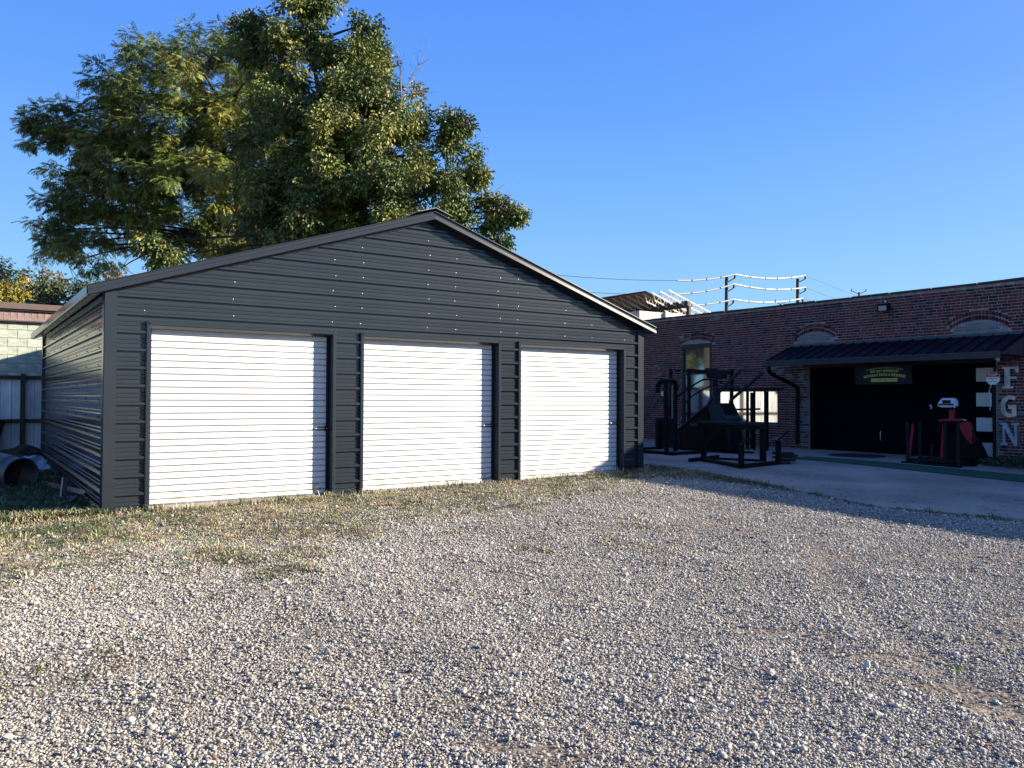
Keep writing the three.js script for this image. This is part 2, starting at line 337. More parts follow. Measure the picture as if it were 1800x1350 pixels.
{ // screws: small washers in rows on the ribs' flats
  const gs = [], h0 = [1, 2, 3, 4, 5, 6, 7, 8], us = [.42, 1.55, 2.98, 3.42, 4.55, 5.05, 5.90, 6.28, 7.3, 7.9, 8.72];
  const put = (u, h) => { const g = new THREE.SphereGeometry(.0075, 6, 4); g.scale(1, 1, .55); gs.push(g.translate(u, h, .004)); };
  for (let k = 0; k < 8; k++) { const h = RIB0 + .052 + k * RIB; for (const u of us) { const du = rr(-.03, .03); if (h < roofH(u) - .14) put(u + du, h + rr(-.004, .004)); } }
  const m = mesh('screw', merge(gs), zinc, garage); m.userData.kind = 'stuff';
  const g2 = []; for (let k = -1; k < 10; k++) for (let z = .7; z < GD; z += 1.22) { const g = new THREE.SphereGeometry(.011, 6, 4); g.scale(.55, 1, 1); g2.push(g.translate(-.006, RIB0 + .052 - k * RIB, -z + rr(-.04, .04))); }
  const m2 = mesh('screw', merge(g2), darkGrey, garage); m2.userData.kind = 'stuff';
}
console.log('garage done');

/* ------------------------------------------------------------------ brick building on the right */
const WU = 17.3, WH = 4.0, CH = .0677, BL = .205, WV0 = -26, WV1 = 16, BV0 = -7;
const brickMats = [[.235, .040, .045], [.175, .030, .036], [.27, .058, .055], [.040, .018, .024], [.026, .017, .026], [.27, .095, .08], [.14, .045, .048]].map(c => M(c, { roughness: .92, map: grainT }));
const palePaint = [[.30, .31, .31], [.25, .26, .265], [.35, .36, .35]].map(c => M(c, { roughness: .9, map: grainT }));
const mortarM = M([.50, .43, .40], { roughness: .96, map: grainT, bumpMap: bumpT, bumpScale: .006 });
const building = thing('brick_building', 'old dark red brick building with a black awning over its wide door', 'building', [WU, 0, 0]);
// building local: x out of the wall is -x, z = -v
const tallWin = { v0: 5.42, v1: 6.65, h0: .35, h1: 3.12 }, rectWin = { v0: 3.0, v1: 5.2, h0: .72, h1: 1.66 }, bigDoor = { v0: -2.68, v1: 2.05, h0: 0, h1: 2.26 };
const arches = [{ v0: 1.31, v1: 2.40, spring: 3.05, rise: .17 }, { v0: -2.88, v1: -1.75, spring: 3.05, rise: .16 }, { v0: 5.42, v1: 6.65, spring: 3.13, rise: .12 }];
const holes = [tallWin, rectWin, bigDoor];
{
  // wall core of mortar, with openings
  const s = new THREE.Shape([[-WV1, -.2], [-WV0, -.2], [-WV0, WH], [-WV1, WH]].map(p => new THREE.Vector2(...p)));
  for (const o of holes) s.holes.push(new THREE.Path([[-o.v1, Math.max(o.h0, -.19)], [-o.v0, Math.max(o.h0, -.19)], [-o.v0, o.h1], [-o.v1, o.h1]].map(p => new THREE.Vector2(...p))));
  const g = new THREE.ExtrudeGeometry(s, { depth: .33, bevelEnabled: false }); g.rotateY(-Math.PI / 2); // shape x -> z, depth -> -x
  // rotateY(-90): (x,y,z) -> (-z, y, x)
  g.translate(.33 + .012, 0, 0);
  const wall = mesh('wall', g, mortarM, building);
  // bricks
  const list = [];
  const inside = (v, h, a) => v > a.v0 && v < a.v1 && h > a.h0 && h < a.h1;
  const archZone = (v, h) => arches.some(a => { if (v < a.v0 - .22 || v > a.v1 + .22) return false; const c = (a.v0 + a.v1) / 2, w = (a.v1 - a.v0) / 2, y = a.spring + a.rise * (1 - Math.pow(Math.min(1, Math.abs(v - c) / w), 2)); return h > 2.7 && h < y + .235 && Math.abs(v - c) < w + .05 + .06 * clamp((h - a.spring) / .25, 0, 1) && (h > a.spring - .06 || a !== arches[2]); });
  const nC = Math.floor((WH - .03) / CH); let row = 0;
  for (let r = 0; r < nC; r++) {
    const h = .01 + r * CH, head = r % 6 === 5, L = head ? .1 : BL; let z = BV0 + (r % 2 ? L / 2 : 0) + rr(-.02, .02);
    while (z < WV1) {
      const l = L * rr(.96, 1.03), v0 = z + .0085, v1 = z + l - .0085, vm = (v0 + v1) / 2; z += l;
      const hm = h + CH / 2;
      if (archZone(vm, hm)) continue;
      let segs = [[v0, v1]];
      for (const o of holes) if (hm > o.h0 - .02 && hm < o.h1 + .035) segs = segs.flatMap(([a, b]) => { const out = []; if (a < o.v0) out.push([a, Math.min(b, o.v0)]); if (b > o.v1) out.push([Math.max(a, o.v1), b]); return out; }).filter(([a, b]) => b - a > .03);
      for (const [a, b] of segs) list.push({ v: (a + b) / 2, h: hm, l: b - a, t: CH - .0165, rot: 0 });
    }
  }
  // segmental arches of upright bricks in two rings, and pale brick infill
  for (const a of arches) {
    const c = (a.v0 + a.v1) / 2, w = (a.v1 - a.v0) / 2, R = (w * w + a.rise * a.rise) / (2 * a.rise), cy = a.spring + a.rise - R, half = Math.asin(w / R) * 1.06;
    for (let ring = 0; ring < 2; ring++) { const rad = R + .055 + ring * .112, n = Math.round(2 * half * rad / .074); for (let i = 0; i < n; i++) { const q = -half + 2 * half * (i + .5) / n; list.push({ v: c + Math.sin(q) * rad, h: cy + Math.cos(q) * rad, l: .062, t: .10, rot: q }); } }
    if (a !== arches[2]) for (let r = 0; r < 6; r++) { const h = 2.76 + r * CH; let z = a.v0 + (r % 2 ? .1 : 0); while (z < a.v1 - .04) { const l = Math.min(BL * rr(.9, 1.05), a.v1 - z), vm = z + l / 2, top = a.spring + a.rise * (1 - Math.pow(Math.abs(vm - c) / w, 2)); if (h + CH < top + .02) list.push({ v: vm, h: h + CH / 2, l: l - .012, t: CH - .0165, rot: 0, pale: a === arches[1] ? 2 : 1 }); z += l; } }
  }
  // projected size decides which are single pieces
  for (const b of list) { const p = lot(WU, b.h, b.v), dep = -p.z, px = 900 + F * p.x / dep; b.seen = px > 1118 && px < 1800 && dep > 1; b.size = b.seen && b.h > 2.85 || b.seen && b.v < -2.7 ? b.l / dep : 0; }
  const big = list.slice().sort((a, b) => b.size - a.size).slice(0, 300); const bigSet = new Set(big);
  const unit = new THREE.BoxGeometry(1, 1, 1);
  const buckets = new Map();
  for (const b of list) {
    const n = noise(b.v * .9, b.h * 1.6, 3), q = rnd() + n * .25;
    b.m = b.pale ? palePaint[rnd() * 3 | 0] : brickMats[q < .09 ? 3 : q < .20 ? 4 : q < .50 ? 0 : q < .72 ? 1 : q < .88 ? 2 : q < .95 ? 6 : 5];
    // worn lime-wash / mortar smear on patches of the wall
    if (!b.pale && fbm(b.v * .8 + 3, b.h * 1.1, 3) > .26 && rnd() < .32) b.m = palePaint[1];
    if (!b.pale && b.v < -2.62 && b.v > -2.80 && b.h < 2.3) b.m = palePaint[b.h > 1.75 || b.h < 1.1 ? 1 : 0];
    if (!b.pale && b.v > 2.05 && b.v < 2.34 && b.h < 2.2) { if (rnd() < .55) b.m = palePaint[1]; }
    const out = rr(.004, .009);
    if (bigSet.has(b)) { const o = mesh('brick', unit, b.m, wall, [.010, b.h, -b.v], [b.rot, 0, 0]); o.scale.set(out * 2, b.t * rr(.94, 1), b.l); }
    else { const g = unit.clone(); const s = new THREE.Matrix4().makeScale(out * 2, b.t * rr(.94, 1), b.l); g.applyMatrix4(s); g.rotateX(b.rot); g.translate(.010, b.h, -b.v); if (!buckets.has(b.m)) buckets.set(b.m, []); buckets.get(b.m).push(g); }
  }
  for (const [m, gs] of buckets) { const o = mesh('brickwork', merge(gs), m, wall); o.userData.kind = 'stuff'; }
  // coping, end walls, roof of the building
  const copM = M([.10, .09, .085], { roughness: .9, map: grainT });
  for (let v = WV0; v < WV1; v += 1.03) if (v > BV0 - 1) box('coping_stone', copM, wall, [.16, WH + .022 + rr(-.008, .008), -(v + .51)], [.40, .045, 1.0], .006, [rr(-.004, .004), 0, 0]);
  box('side_wall', mortarM, building, [3.5, 1.9, -WV0 - .16], [6.4, 3.8, .32]);
  box('side_wall', mortarM, building, [3.5, 1.9, -WV1 + .16], [6.4, 3.8, .32]);
  box('back_wall', mortarM, building, [6.8, 1.9, (-WV0 - WV1) / 2], [.3, 3.8, WV1 - WV0]);
  box('roof', darkGrey, building, [3.5, 3.45, (-WV0 - WV1) / 2], [6.3, .1, WV1 - WV0 - .7]);
}
// windows: dark frames with reflective panes
const mirrorGlass = M([.62, .66, .70], { roughness: .035, metalness: .92 });
const darkMirror = M([.34, .37, .40], { roughness: .05, metalness: .92 });
const frameBlack = M([.012, .014, .018], { roughness: .5, map: grainT });
function windowPart(o, name, label, rails) {
  const w = o.v1 - o.v0, h = o.h1 - o.h0, c = [.05, (o.h0 + o.h1) / 2, -(o.v0 + o.v1) / 2], t = rails.t;
  const gs = [boxG(.10, t, w).clone().translate(0, h / 2 - t / 2, 0), boxG(.10, t, w).clone().translate(0, -h / 2 + t / 2, 0), boxG(.10, h - 2 * t, t).clone().translate(0, 0, w / 2 - t / 2), boxG(.10, h - 2 * t, t).clone().translate(0, 0, -w / 2 + t / 2)];
  const f = mesh(name, merge(gs), frameBlack, building, c); f.userData.label = label;
  const panes = rails.panes ?? [[-w / 2 + t, w / 2 - t, -h / 2 + t, h / 2 - t]];
  panes.forEach(([z0, z1, y0, y1]) => box('pane', name === 'tall_window' ? darkMirror : mirrorGlass, f, [.01, (y0 + y1) / 2, (z0 + z1) / 2], [.008, y1 - y0, z1 - z0]));
  for (const [z0, z1, y0, y1] of rails.bars ?? []) box('glazing_bar', frameBlack, f, [-.005, (y0 + y1) / 2, (z0 + z1) / 2], [.07, y1 - y0, z1 - z0]);
  return f;
}
{
  const w = tallWin.v1 - tallWin.v0, h = tallWin.h1 - tallWin.h0;
  windowPart(tallWin, 'tall_window', 'tall black framed window under a brick arch', { t: .085, panes: [[-w / 2 + .085, w / 2 - .085, .54, h / 2 - .12], [-w / 2 + .085, w / 2 - .085, -h / 2 + .085, .44]], bars: [[-w / 2 + .085, w / 2 - .085, .43, .55], [-w / 2 + .085, w / 2 - .085, h / 2 - .13, h / 2 - .08]] });
  const r = windowPart(rectWin, 'wide_window', 'wide low window mirroring a bright fence', { t: .035 });
  box('sill', palePaint[1], r, [-.06, -(rectWin.h1 - rectWin.h0) / 2 - .03, 0], [.16, .05, 2.26], .006);
  box('lintel', blackSteel, building, [-.006, rectWin.h1 + .03, -(rectWin.v0 + rectWin.v1) / 2], [.05, .06, 2.5], .004);
}
// sectional overhead door with one frosted lite per section
{
  const o = bigDoor, w = o.v1 - o.v0, doorM = M([.0018, .0022, .008], { roughness: .9, specularIntensity: .25, map: grainT }), lite = M([.62, .62, .60], { roughness: .5 });
  const d = box('overhead_door', doorM, building, [.24, 1.13, -(o.v0 + o.v1) / 2], [.04, 2.3, w]); d.userData.label = 'wide black sectional overhead door';
  for (let k = 0; k < 4; k++) {
    const s = box('door_section', doorM, d, [-.03, -1.12 + .005 + k * .5625 + .28, 0], [.03, .552, w - .04], .006);
    box('lite', lite, d, [-.052, -1.12 + k * .5625 + .285, w / 2 - .29], [.014, .31, .42], .004);
  }
  mesh('door_handle', tubeGeo([[0, -.12, 0], [-.05, -.1, 0], [-.05, .1, 0], [0, .12, 0]], .01), zinc, d, [-.05, -.62, -.6 + .2]);
  for (const s of [-1, 1]) box('door_post', blackSteel, building, [.12, 1.13, -(o.v0 + o.v1) / 2 + s * (w / 2 - .04)], [.10, 2.26, .08], .006);
  box('lintel', M([.09, .05, .045], { roughness: .85, map: grainT }), building, [-.012, o.h1 + .06, -(o.v0 + o.v1) / 2], [.06, .13, w + .3], .004);
}
// awning
{
  const seamM = M([.005, .006, .018], { roughness: .5, specularIntensity: .45, map: mottleT }), v0 = -3.30, v1 = 2.55, uo = -1.15, y1 = 2.84, y0 = 2.40, L = Math.hypot(1.15, .44), ang = Math.atan2(.44, 1.15);
  const len = v1 - v0, zc = -(v0 + v1) / 2;
  const a = mesh('awning', boxG(L, .03, len), seamM, building, [uo / 2, (y0 + y1) / 2, zc], [0, 0, ang]); a.userData.label = 'black standing-seam awning over the wide door';
  for (let z = -len / 2 + .02; z <= len / 2; z += .305) box('seam', seamM, a, [0, .028, z], [L - .01, .028, .018], .004);
  box('awning_fascia', M([.02, .022, .03], { roughness: .4 }), building, [uo - .012, y0 - .055, zc], [.024, .13, len], .004);
  box('drip_edge', M([.10, .11, .13], { roughness: .35, metalness: .4 }), building, [uo - .03, y0 + .012, zc], [.03, .012, len], .003);
  box('wall_flashing', M([.035, .06, .075], { roughness: .35 }), building, [-.02, y1 + .03, zc - .05], [.03, .07, len], .004);
  const tail = M([.34, .34, .33], { roughness: .85, map: woodT });
  for (const v of [.21, -.43, -1.02, -2.2, -2.67, -3.13]) { box('bracket', timber, building, [-.5, 2.345, -v], [1.0, .09, .07], .004); box('bracket_end', tail, building, [-1.012, 2.345, -v], [.016, .095, .075], .003); }
  const sideP = prism([[0, 0], [-1.12, 0], [-1.12, .03], [0, .44]], .02); mesh('awning_gusset', sideP, M([.10, .10, .105], { roughness: .8, map: grainT }), building, [0, 2.37, 3.27]);
  // gutter downspout at the far end
  const g = tubeGeo([[-1.12, 2.30, -2.48], [-1.10, 2.16, -2.48], [-.95, 2.06, -2.46], [-.30, 1.82, -2.36], [-.09, 1.72, -2.34], [-.07, 1.5, -2.34], [-.07, .9, -2.34], [-.07, .18, -2.34]], .052, 60, 8);
  mesh('downspout', g, blackSteel, building);
}
// letters on the wall
const fontB = await new FontLoader().loadAsync('fonts/droid/droid_serif_bold.typeface.json');
const fontS = await new FontLoader().loadAsync('fonts/droid/droid_sans_bold.typeface.json');
[['F', 2.14, 1.66, -2.83, -3.16, fontB, M([.90, .92, .92], { roughness: .5, metalness: .0, map: mottleT }), 'flat grey metal letter F on the brick wall', 'wall_letter'],
['G', 1.52, 1.03, -2.80, -3.12, fontS, M([.90, .89, .86], { roughness: .25, metalness: .5, map: mottleT }), 'shiny silver metal letter G on the brick wall', 'wall_letter'],
['N', .92, .42, -2.79, -3.17, fontB, M([.48, .57, .68], { roughness: .5, metalness: .0, map: mottleT }), 'blue grey metal letter N on the brick wall', 'wall_letter']].forEach(([ch, hT, hB, vL, vR, f, m, label, nm]) => {
  const t = thing(nm, label, 'letter', [WU - .012, hB, (vL + vR) / 2], -Math.PI / 2, 'letters on the brick wall');
  const g = new TextGeometry(ch, { font: f, size: 1, depth: .05, bevelEnabled: true, bevelSize: .02, bevelThickness: .2, bevelSegments: 2, curveSegments: 8 }); g.computeBoundingBox();
  const b = g.boundingBox, sx = Math.abs(vL - vR) / (b.max.x - b.min.x), sy = (hT - hB) / (b.max.y - b.min.y), sz = .06 / (b.max.z - b.min.z);
  g.translate(-(b.min.x + b.max.x) / 2, -b.min.y, -b.min.z); g.scale(sx, sy, sz); g.computeVertexNormals();
  mesh('letter_face', g, m, t);
});
// canvas prints
function print(w, h, draw) { const c = document.createElement('canvas'); c.width = w; c.height = h; const x = c.getContext('2d'); draw(x, w, h); const t = new THREE.CanvasTexture(c); t.colorSpace = THREE.SRGBColorSpace; return t; }
function arcText(x, s, cx, cy, R, size, col, stretch = 1) {
  x.font = `bold ${size}px sans-serif`; x.fillStyle = col; x.textAlign = 'center'; x.textBaseline = 'middle';
  const ws = [...s].map(c => x.measureText(c).width * stretch), tot = ws.reduce((a, b) => a + b, 0); let p = -tot / 2;
  [...s].forEach((c, i) => { const a = (p + ws[i] / 2) / R; x.save(); x.translate(cx + Math.sin(a) * R, cy + R - Math.cos(a) * R); x.rotate(a); x.scale(stretch, 1); x.fillText(c, 0, 0); x.restore(); p += ws[i]; });
}
{
  const tx = print(1024, 330, (x, w, h) => {
    x.fillStyle = '#07070b'; x.fillRect(0, 0, w, h); const ye = '#c9c862';
    arcText(x, 'FOR ASSISTANCE AFTER HOURS TEXT 317-706-0202', 540, 38, 1250, 27, '#b9b978', 1.05);
    arcText(x, 'DO NOT WORKOUT', 540, 92, 2200, 62, ye, .92); arcText(x, 'WITHOUT BEING A MEMBER!', 540, 158, 1500, 62, ye, .88);
    x.fillStyle = ye; x.beginPath(); x.roundRect(300, 226, 480, 58, 8); x.fill();
    x.font = 'bold 38px sans-serif'; x.fillStyle = '#111108'; x.textAlign = 'center'; x.textBaseline = 'middle'; x.fillText('FEEL GOOD NAKED FITNESS', 540, 256, 460);
  });
  const [, yT, vL] = pu(1503, 643, 16.5), [, yB] = pu(1503, 676, 16.5), [, , vR] = pu(1603, 641, 16.5), W = vL - vR, H = yT - yB;
  const t = thing('banner', 'black cloth banner with yellow lettering under the awning', 'banner', [16.5, yB, (vL + vR) / 2], -Math.PI / 2);
  const g = new THREE.PlaneGeometry(W, H, 40, 12), p = g.attributes.position;
  for (let i = 0; i < p.count; i++) { const x = p.getX(i), y = p.getY(i); p.setZ(i, .012 * Math.sin(x * 9 + y * 5) + .02 * noise(x * 4, y * 4) - (Math.abs(x) > W * .42 ? .01 * Math.sin((x + y) * 38) : 0)); p.setY(i, y - .02 * (1 - Math.pow(2 * x / W, 2)) * (y / H + .5)); }
  g.computeVertexNormals(); mesh('cloth', g, new THREE.MeshPhysicalMaterial({ map: tx, roughness: .7, side: THREE.DoubleSide }), t, [0, H / 2, 0]);
  for (const s of [-1, 1]) mesh('tie_cord', rodGeo([s * W / 2 * .98, H - .01, 0], [s * W / 2 * 1.0, H + .13, -.02], .005), blackRubber, t);
}
{
  const [, ys, vs] = pu(1745.5, 665, 16.95), tx = print(256, 256, (x, w, h) => {
    x.fillStyle = '#e9eef2'; x.fillRect(0, 0, w, h); x.fillStyle = '#b3122b'; x.fillRect(0, 0, w, 100);
    x.textAlign = 'center'; x.textBaseline = 'middle'; x.fillStyle = '#f3f3f3'; x.font = 'bold 64px sans-serif'; x.fillText('STOP', 128, 62);
    x.fillStyle = '#8a3550'; x.font = 'bold 25px sans-serif'; x.fillText('MEMBERS ONLY', 128, 128, 220); x.fillText('NO', 128, 160); x.fillText('TRESPASSING', 128, 192, 200);
  });
  const t = thing('stop_sign', 'small red and white octagonal stop sign on a thin black pole', 'sign', [16.95, .05, vs], -Math.PI / 2);
  mesh('pole', rodGeo([.02, -.02, 0], [0, ys - .19, 0], .03), blackSteel, t);
  const R = .155, shp = new THREE.Shape(Array.from({ length: 8 }, (_, i) => new THREE.Vector2(R * Math.cos((i + .5) * Math.PI / 4), R * Math.sin((i + .5) * Math.PI / 4))));
  const plate = mesh('plate', new THREE.ExtrudeGeometry(shp, { depth: .012, bevelEnabled: false }), M([.55, .56, .58], { roughness: .5 }), t, [0, ys - .05, 0]);
  const fg = new THREE.ShapeGeometry(new THREE.Shape(shp.getPoints().map(p => p.clone().multiplyScalar(.93)))); const uvp = fg.attributes.position, uva = fg.attributes.uv;
  for (let i = 0; i < uvp.count; i++) uva.setXY(i, uvp.getX(i) / (2 * R * .93) + .5, uvp.getY(i) / (2 * R * .93) + .5);
  mesh('print', fg, new THREE.MeshPhysicalMaterial({ map: tx, roughness: .45, side: THREE.DoubleSide }), plate, [0, 0, .016]);
  mesh('cord', tubeGeo([[-.02, ys - .2, .03], [-.06, ys - .32, .04], [-.03, ys - .55, .04], [-.05, ys - .75, .04]], .008, 16, 5), plasticWhite, t);
}
{ // flood light
  const [, y, v] = pu(1559, 541, WU), t = thing('flood_light', 'black wall flood light with pale lens on the upper brick wall', 'lamp', [WU, y, v], -Math.PI / 2);
  const hs = box('housing', blackSteel, t, [0, 0, .14], [.30, .19, .09], .012, [.25, 0, 0]); box('lens', M([.42, .43, .43], { roughness: .3 }), hs, [-.01, -.01, .047], [.20, .12, .008], .003);
  box('mount', darkGrey, t, [.0, .03, .05], [.05, .10, .11], .006); mesh('sensor', new THREE.SphereGeometry(.028, 10, 8), plasticWhite, t, [.02, .145, .1]); mesh('sensor_arm', rodGeo([.0, .05, .08], [.02, .13, .1], .009), plasticWhite, t);
}
{ // security camera under the awning corner
  const [, y, v] = pu(1753, 632, 16.5), t = thing('security_camera', 'small white security camera under the awning corner', 'camera', [16.5, y, v], -Math.PI / 2);
  mesh('body', new THREE.CapsuleGeometry(.032, .05, 4, 10), plasticWhite, t, [0, 0, 0], [1.2, 0, .4]); mesh('lens', new THREE.CylinderGeometry(.018, .018, .02, 10), blackRubber, t, [-.02, -.02, .055], [1.2, 0, .4]); box('bracket', plasticWhite, t, [.02, .045, -.03], [.03, .06, .03], .004);
}
console.log('building done');

/* ------------------------------------------------------------------ things on the apron */
{ // turf runner: strip of artificial grass, tapered at the far end
  const pts = [pg(1384, 811, .0), pg(1420, 807.5, .0), pg(1800, 837, -.03), pg(1800, 850, -.04)];
  const pos = [], uv = [], A = pts[0], B = pts[1], C = pts[2], D = pts[3], N = 40, ext = 1.35;
  const L = (p, q, t) => [p[0] + (q[0] - p[0]) * t, 0, p[2] + (q[2] - p[2]) * t];
  const P = (i, j) => { const t = i / N * ext, a = L(B, C, t), b = L(A, D, t), c = L(a, b, j / 3), p = lot(c[0], gy(c[0], c[2]) + .026, c[2]); return [p, c]; };
  for (let i = 0; i < N; i++) for (let j = 0; j < 3; j++) for (const [a, b] of [[0, 0], [1, 0], [1, 1], [0, 0], [1, 1], [0, 1]]) { const [p, c] = P(i + a, j + b); pos.push(p.x, p.y, p.z); uv.push(c[0] * 2, c[2] * 2); }
  const o = mesh('turf_runner', geoFrom(pos, uv), M([.012, .115, .060], { roughness: .98, map: grainT, bumpMap: bumpT, bumpScale: .01 }), scene);
  o.userData = { label: 'long green artificial turf runner laid on the grey apron', category: 'mat' };
  const [mu, , mv] = pg(1505, 803, .04); const mt = thing('round_mat', 'flat black rubber mat lying before the overhead door', 'mat', [mu, gy(mu, mv) + .018, mv]);
  mesh('mat_disc', new THREE.CylinderGeometry(.62, .63, .014, 40), blackRubber, mt, [0, .007, 0]);
}
// helper: things built from absolute lot points (u, y, v) in a group standing at base
function rig(name, label, cat, base) { const t = thing(name, label, cat, base); const L = p => [p[0] - base[0], p[1] - base[1], -(p[2] - base[2])]; return { t, L, bar: (n, a, b, w, m = blackSteel, h) => mesh(n, barGeo(L(a), L(b), w, h ?? w), m, t), rod: (n, a, b, r, m = blackSteel) => mesh(n, rodGeo(L(a), L(b), r, r, 12), m, t), tube: (n, ps, r, m = blackSteel) => mesh(n, tubeGeo(ps.map(L), r, 40, 8), m, t) }; }
const GY = .055;
{ // cable machine at the far left
  const b = [12.6, GY - .01, 2.75], R = rig('cable_machine', 'tall black cable machine with curved hood beside the garage', 'gym machine', b);
  const q = (px, py, du = 0) => pu(px, py, 12.6 + du), g = (p) => [p[0], GY, p[2]];
  R.bar('post', g(q(1172, 800)), q(1170, 672), .085);
  R.bar('post', g(q(1187, 800, .9)), q(1187, 676, .9), .075);
  R.tube('hood', [q(1156, 690), q(1157, 676), q(1164, 670), q(1176, 669, .3), q(1186, 672, .8), q(1189, 684, .9)], .06);
  R.bar('base_rail', [12.4, GY + .04, 3.6], [12.4, GY + .04, 2.2], .09); R.bar('base_rail', [12.3, GY + .04, 2.35], [13.6, GY + .04, 2.35], .08); R.bar('base_rail', [12.5, GY + .04, 4.3], [13.9, GY + .04, 4.1], .07);
  const st = mesh('weight_stack', merge(Array.from({ length: 14 }, (_, i) => boxG(.30, .045, .17, .004).clone().translate(0, .2 + i * .05, 0))), darkGrey, R.t, R.L([13.1, 0, 3.1])); st.position.y = 0; st.userData.kind = 'stuff';
  R.rod('guide_rod', [13.03, GY, 3.1], [13.03, 1.75, 3.1], .013, galv); R.rod('guide_rod', [13.2, GY, 3.1], [13.2, 1.75, 3.1], .013, galv);
  const pw = mesh('pulley', new THREE.CylinderGeometry(.065, .065, .03, 20), plasticWhite, R.t, R.L(q(1166, 692)), [0, 0, Math.PI / 2]);
  R.rod('cable', q(1166, 692), [12.7, .5, 3.9], .008, blackRubber); R.rod('cable', q(1157, 680), [12.75, .6, 3.8], .008, blackRubber);
  R.bar('handle_bar', [12.75, .62, 3.95], [12.55, .45, 3.5], .03, galv);
  mesh('shroud', boxG(.5, .75, .12, .03), darkGrey, R.t, R.L([13.3, .55, 3.5]));
  R.rod('floor_bar', [11.6, GY + .02, 2.35], [12.2, GY + .02, 3.3], .018, galv);
}
{ // power rack
  const U = 15.4, P = (x, y, d = 0) => pu(x, y, U + d), R = rig('power_rack', 'black four-post power rack standing before the tall window', 'gym rack', [U, GY - .01, 3.6]);
  for (const [x, d, top] of [[1179, -.6, 648], [1211, -.6, 648], [1286, 0, 649], [1322, .7, 690]]) { const t = P(x, top, d); R.bar('upright', [t[0], GY, t[2]], t, .075); }
  const a = P(1179, 652, -.6), b = P(1211, 652, -.6), c = P(1286, 655, 0); R.bar('crossbar', a, b, .06); R.bar('crossbar', b, c, .06, blackSteel, .10);
  const e = P(1211, 700, -.6), f = P(1286, 716, 0); R.bar('crossbar', [b[0], .18, b[2]], [c[0], .18, c[2]], .06);
  R.bar('crossbar', P(1286, 720, 0), P(1336, 719, .7), .05); R.bar('upright', [P(1314, 690, .3)[0], GY, P(1314, 690, .3)[2]], P(1314, 688, .3), .06); R.bar('upright', [P(1326, 690, .3)[0], GY, P(1326, 690, .3)[2]], P(1326, 688, .3), .05);
  R.bar('upright', [P(1347, 690, .5)[0], GY, P(1347, 690, .5)[2]], P(1347, 688, .5), .09);
  const bolts = mesh('bolt', merge([P(1184, 652, -.65), P(1198, 652, -.65), P(1214, 661, -.65), P(1222, 661, -.65)].map(p => { const q = R.L(p); return new THREE.SphereGeometry(.016, 8, 6).translate(...q); })), zinc, R.t); bolts.userData.kind = 'stuff';
}
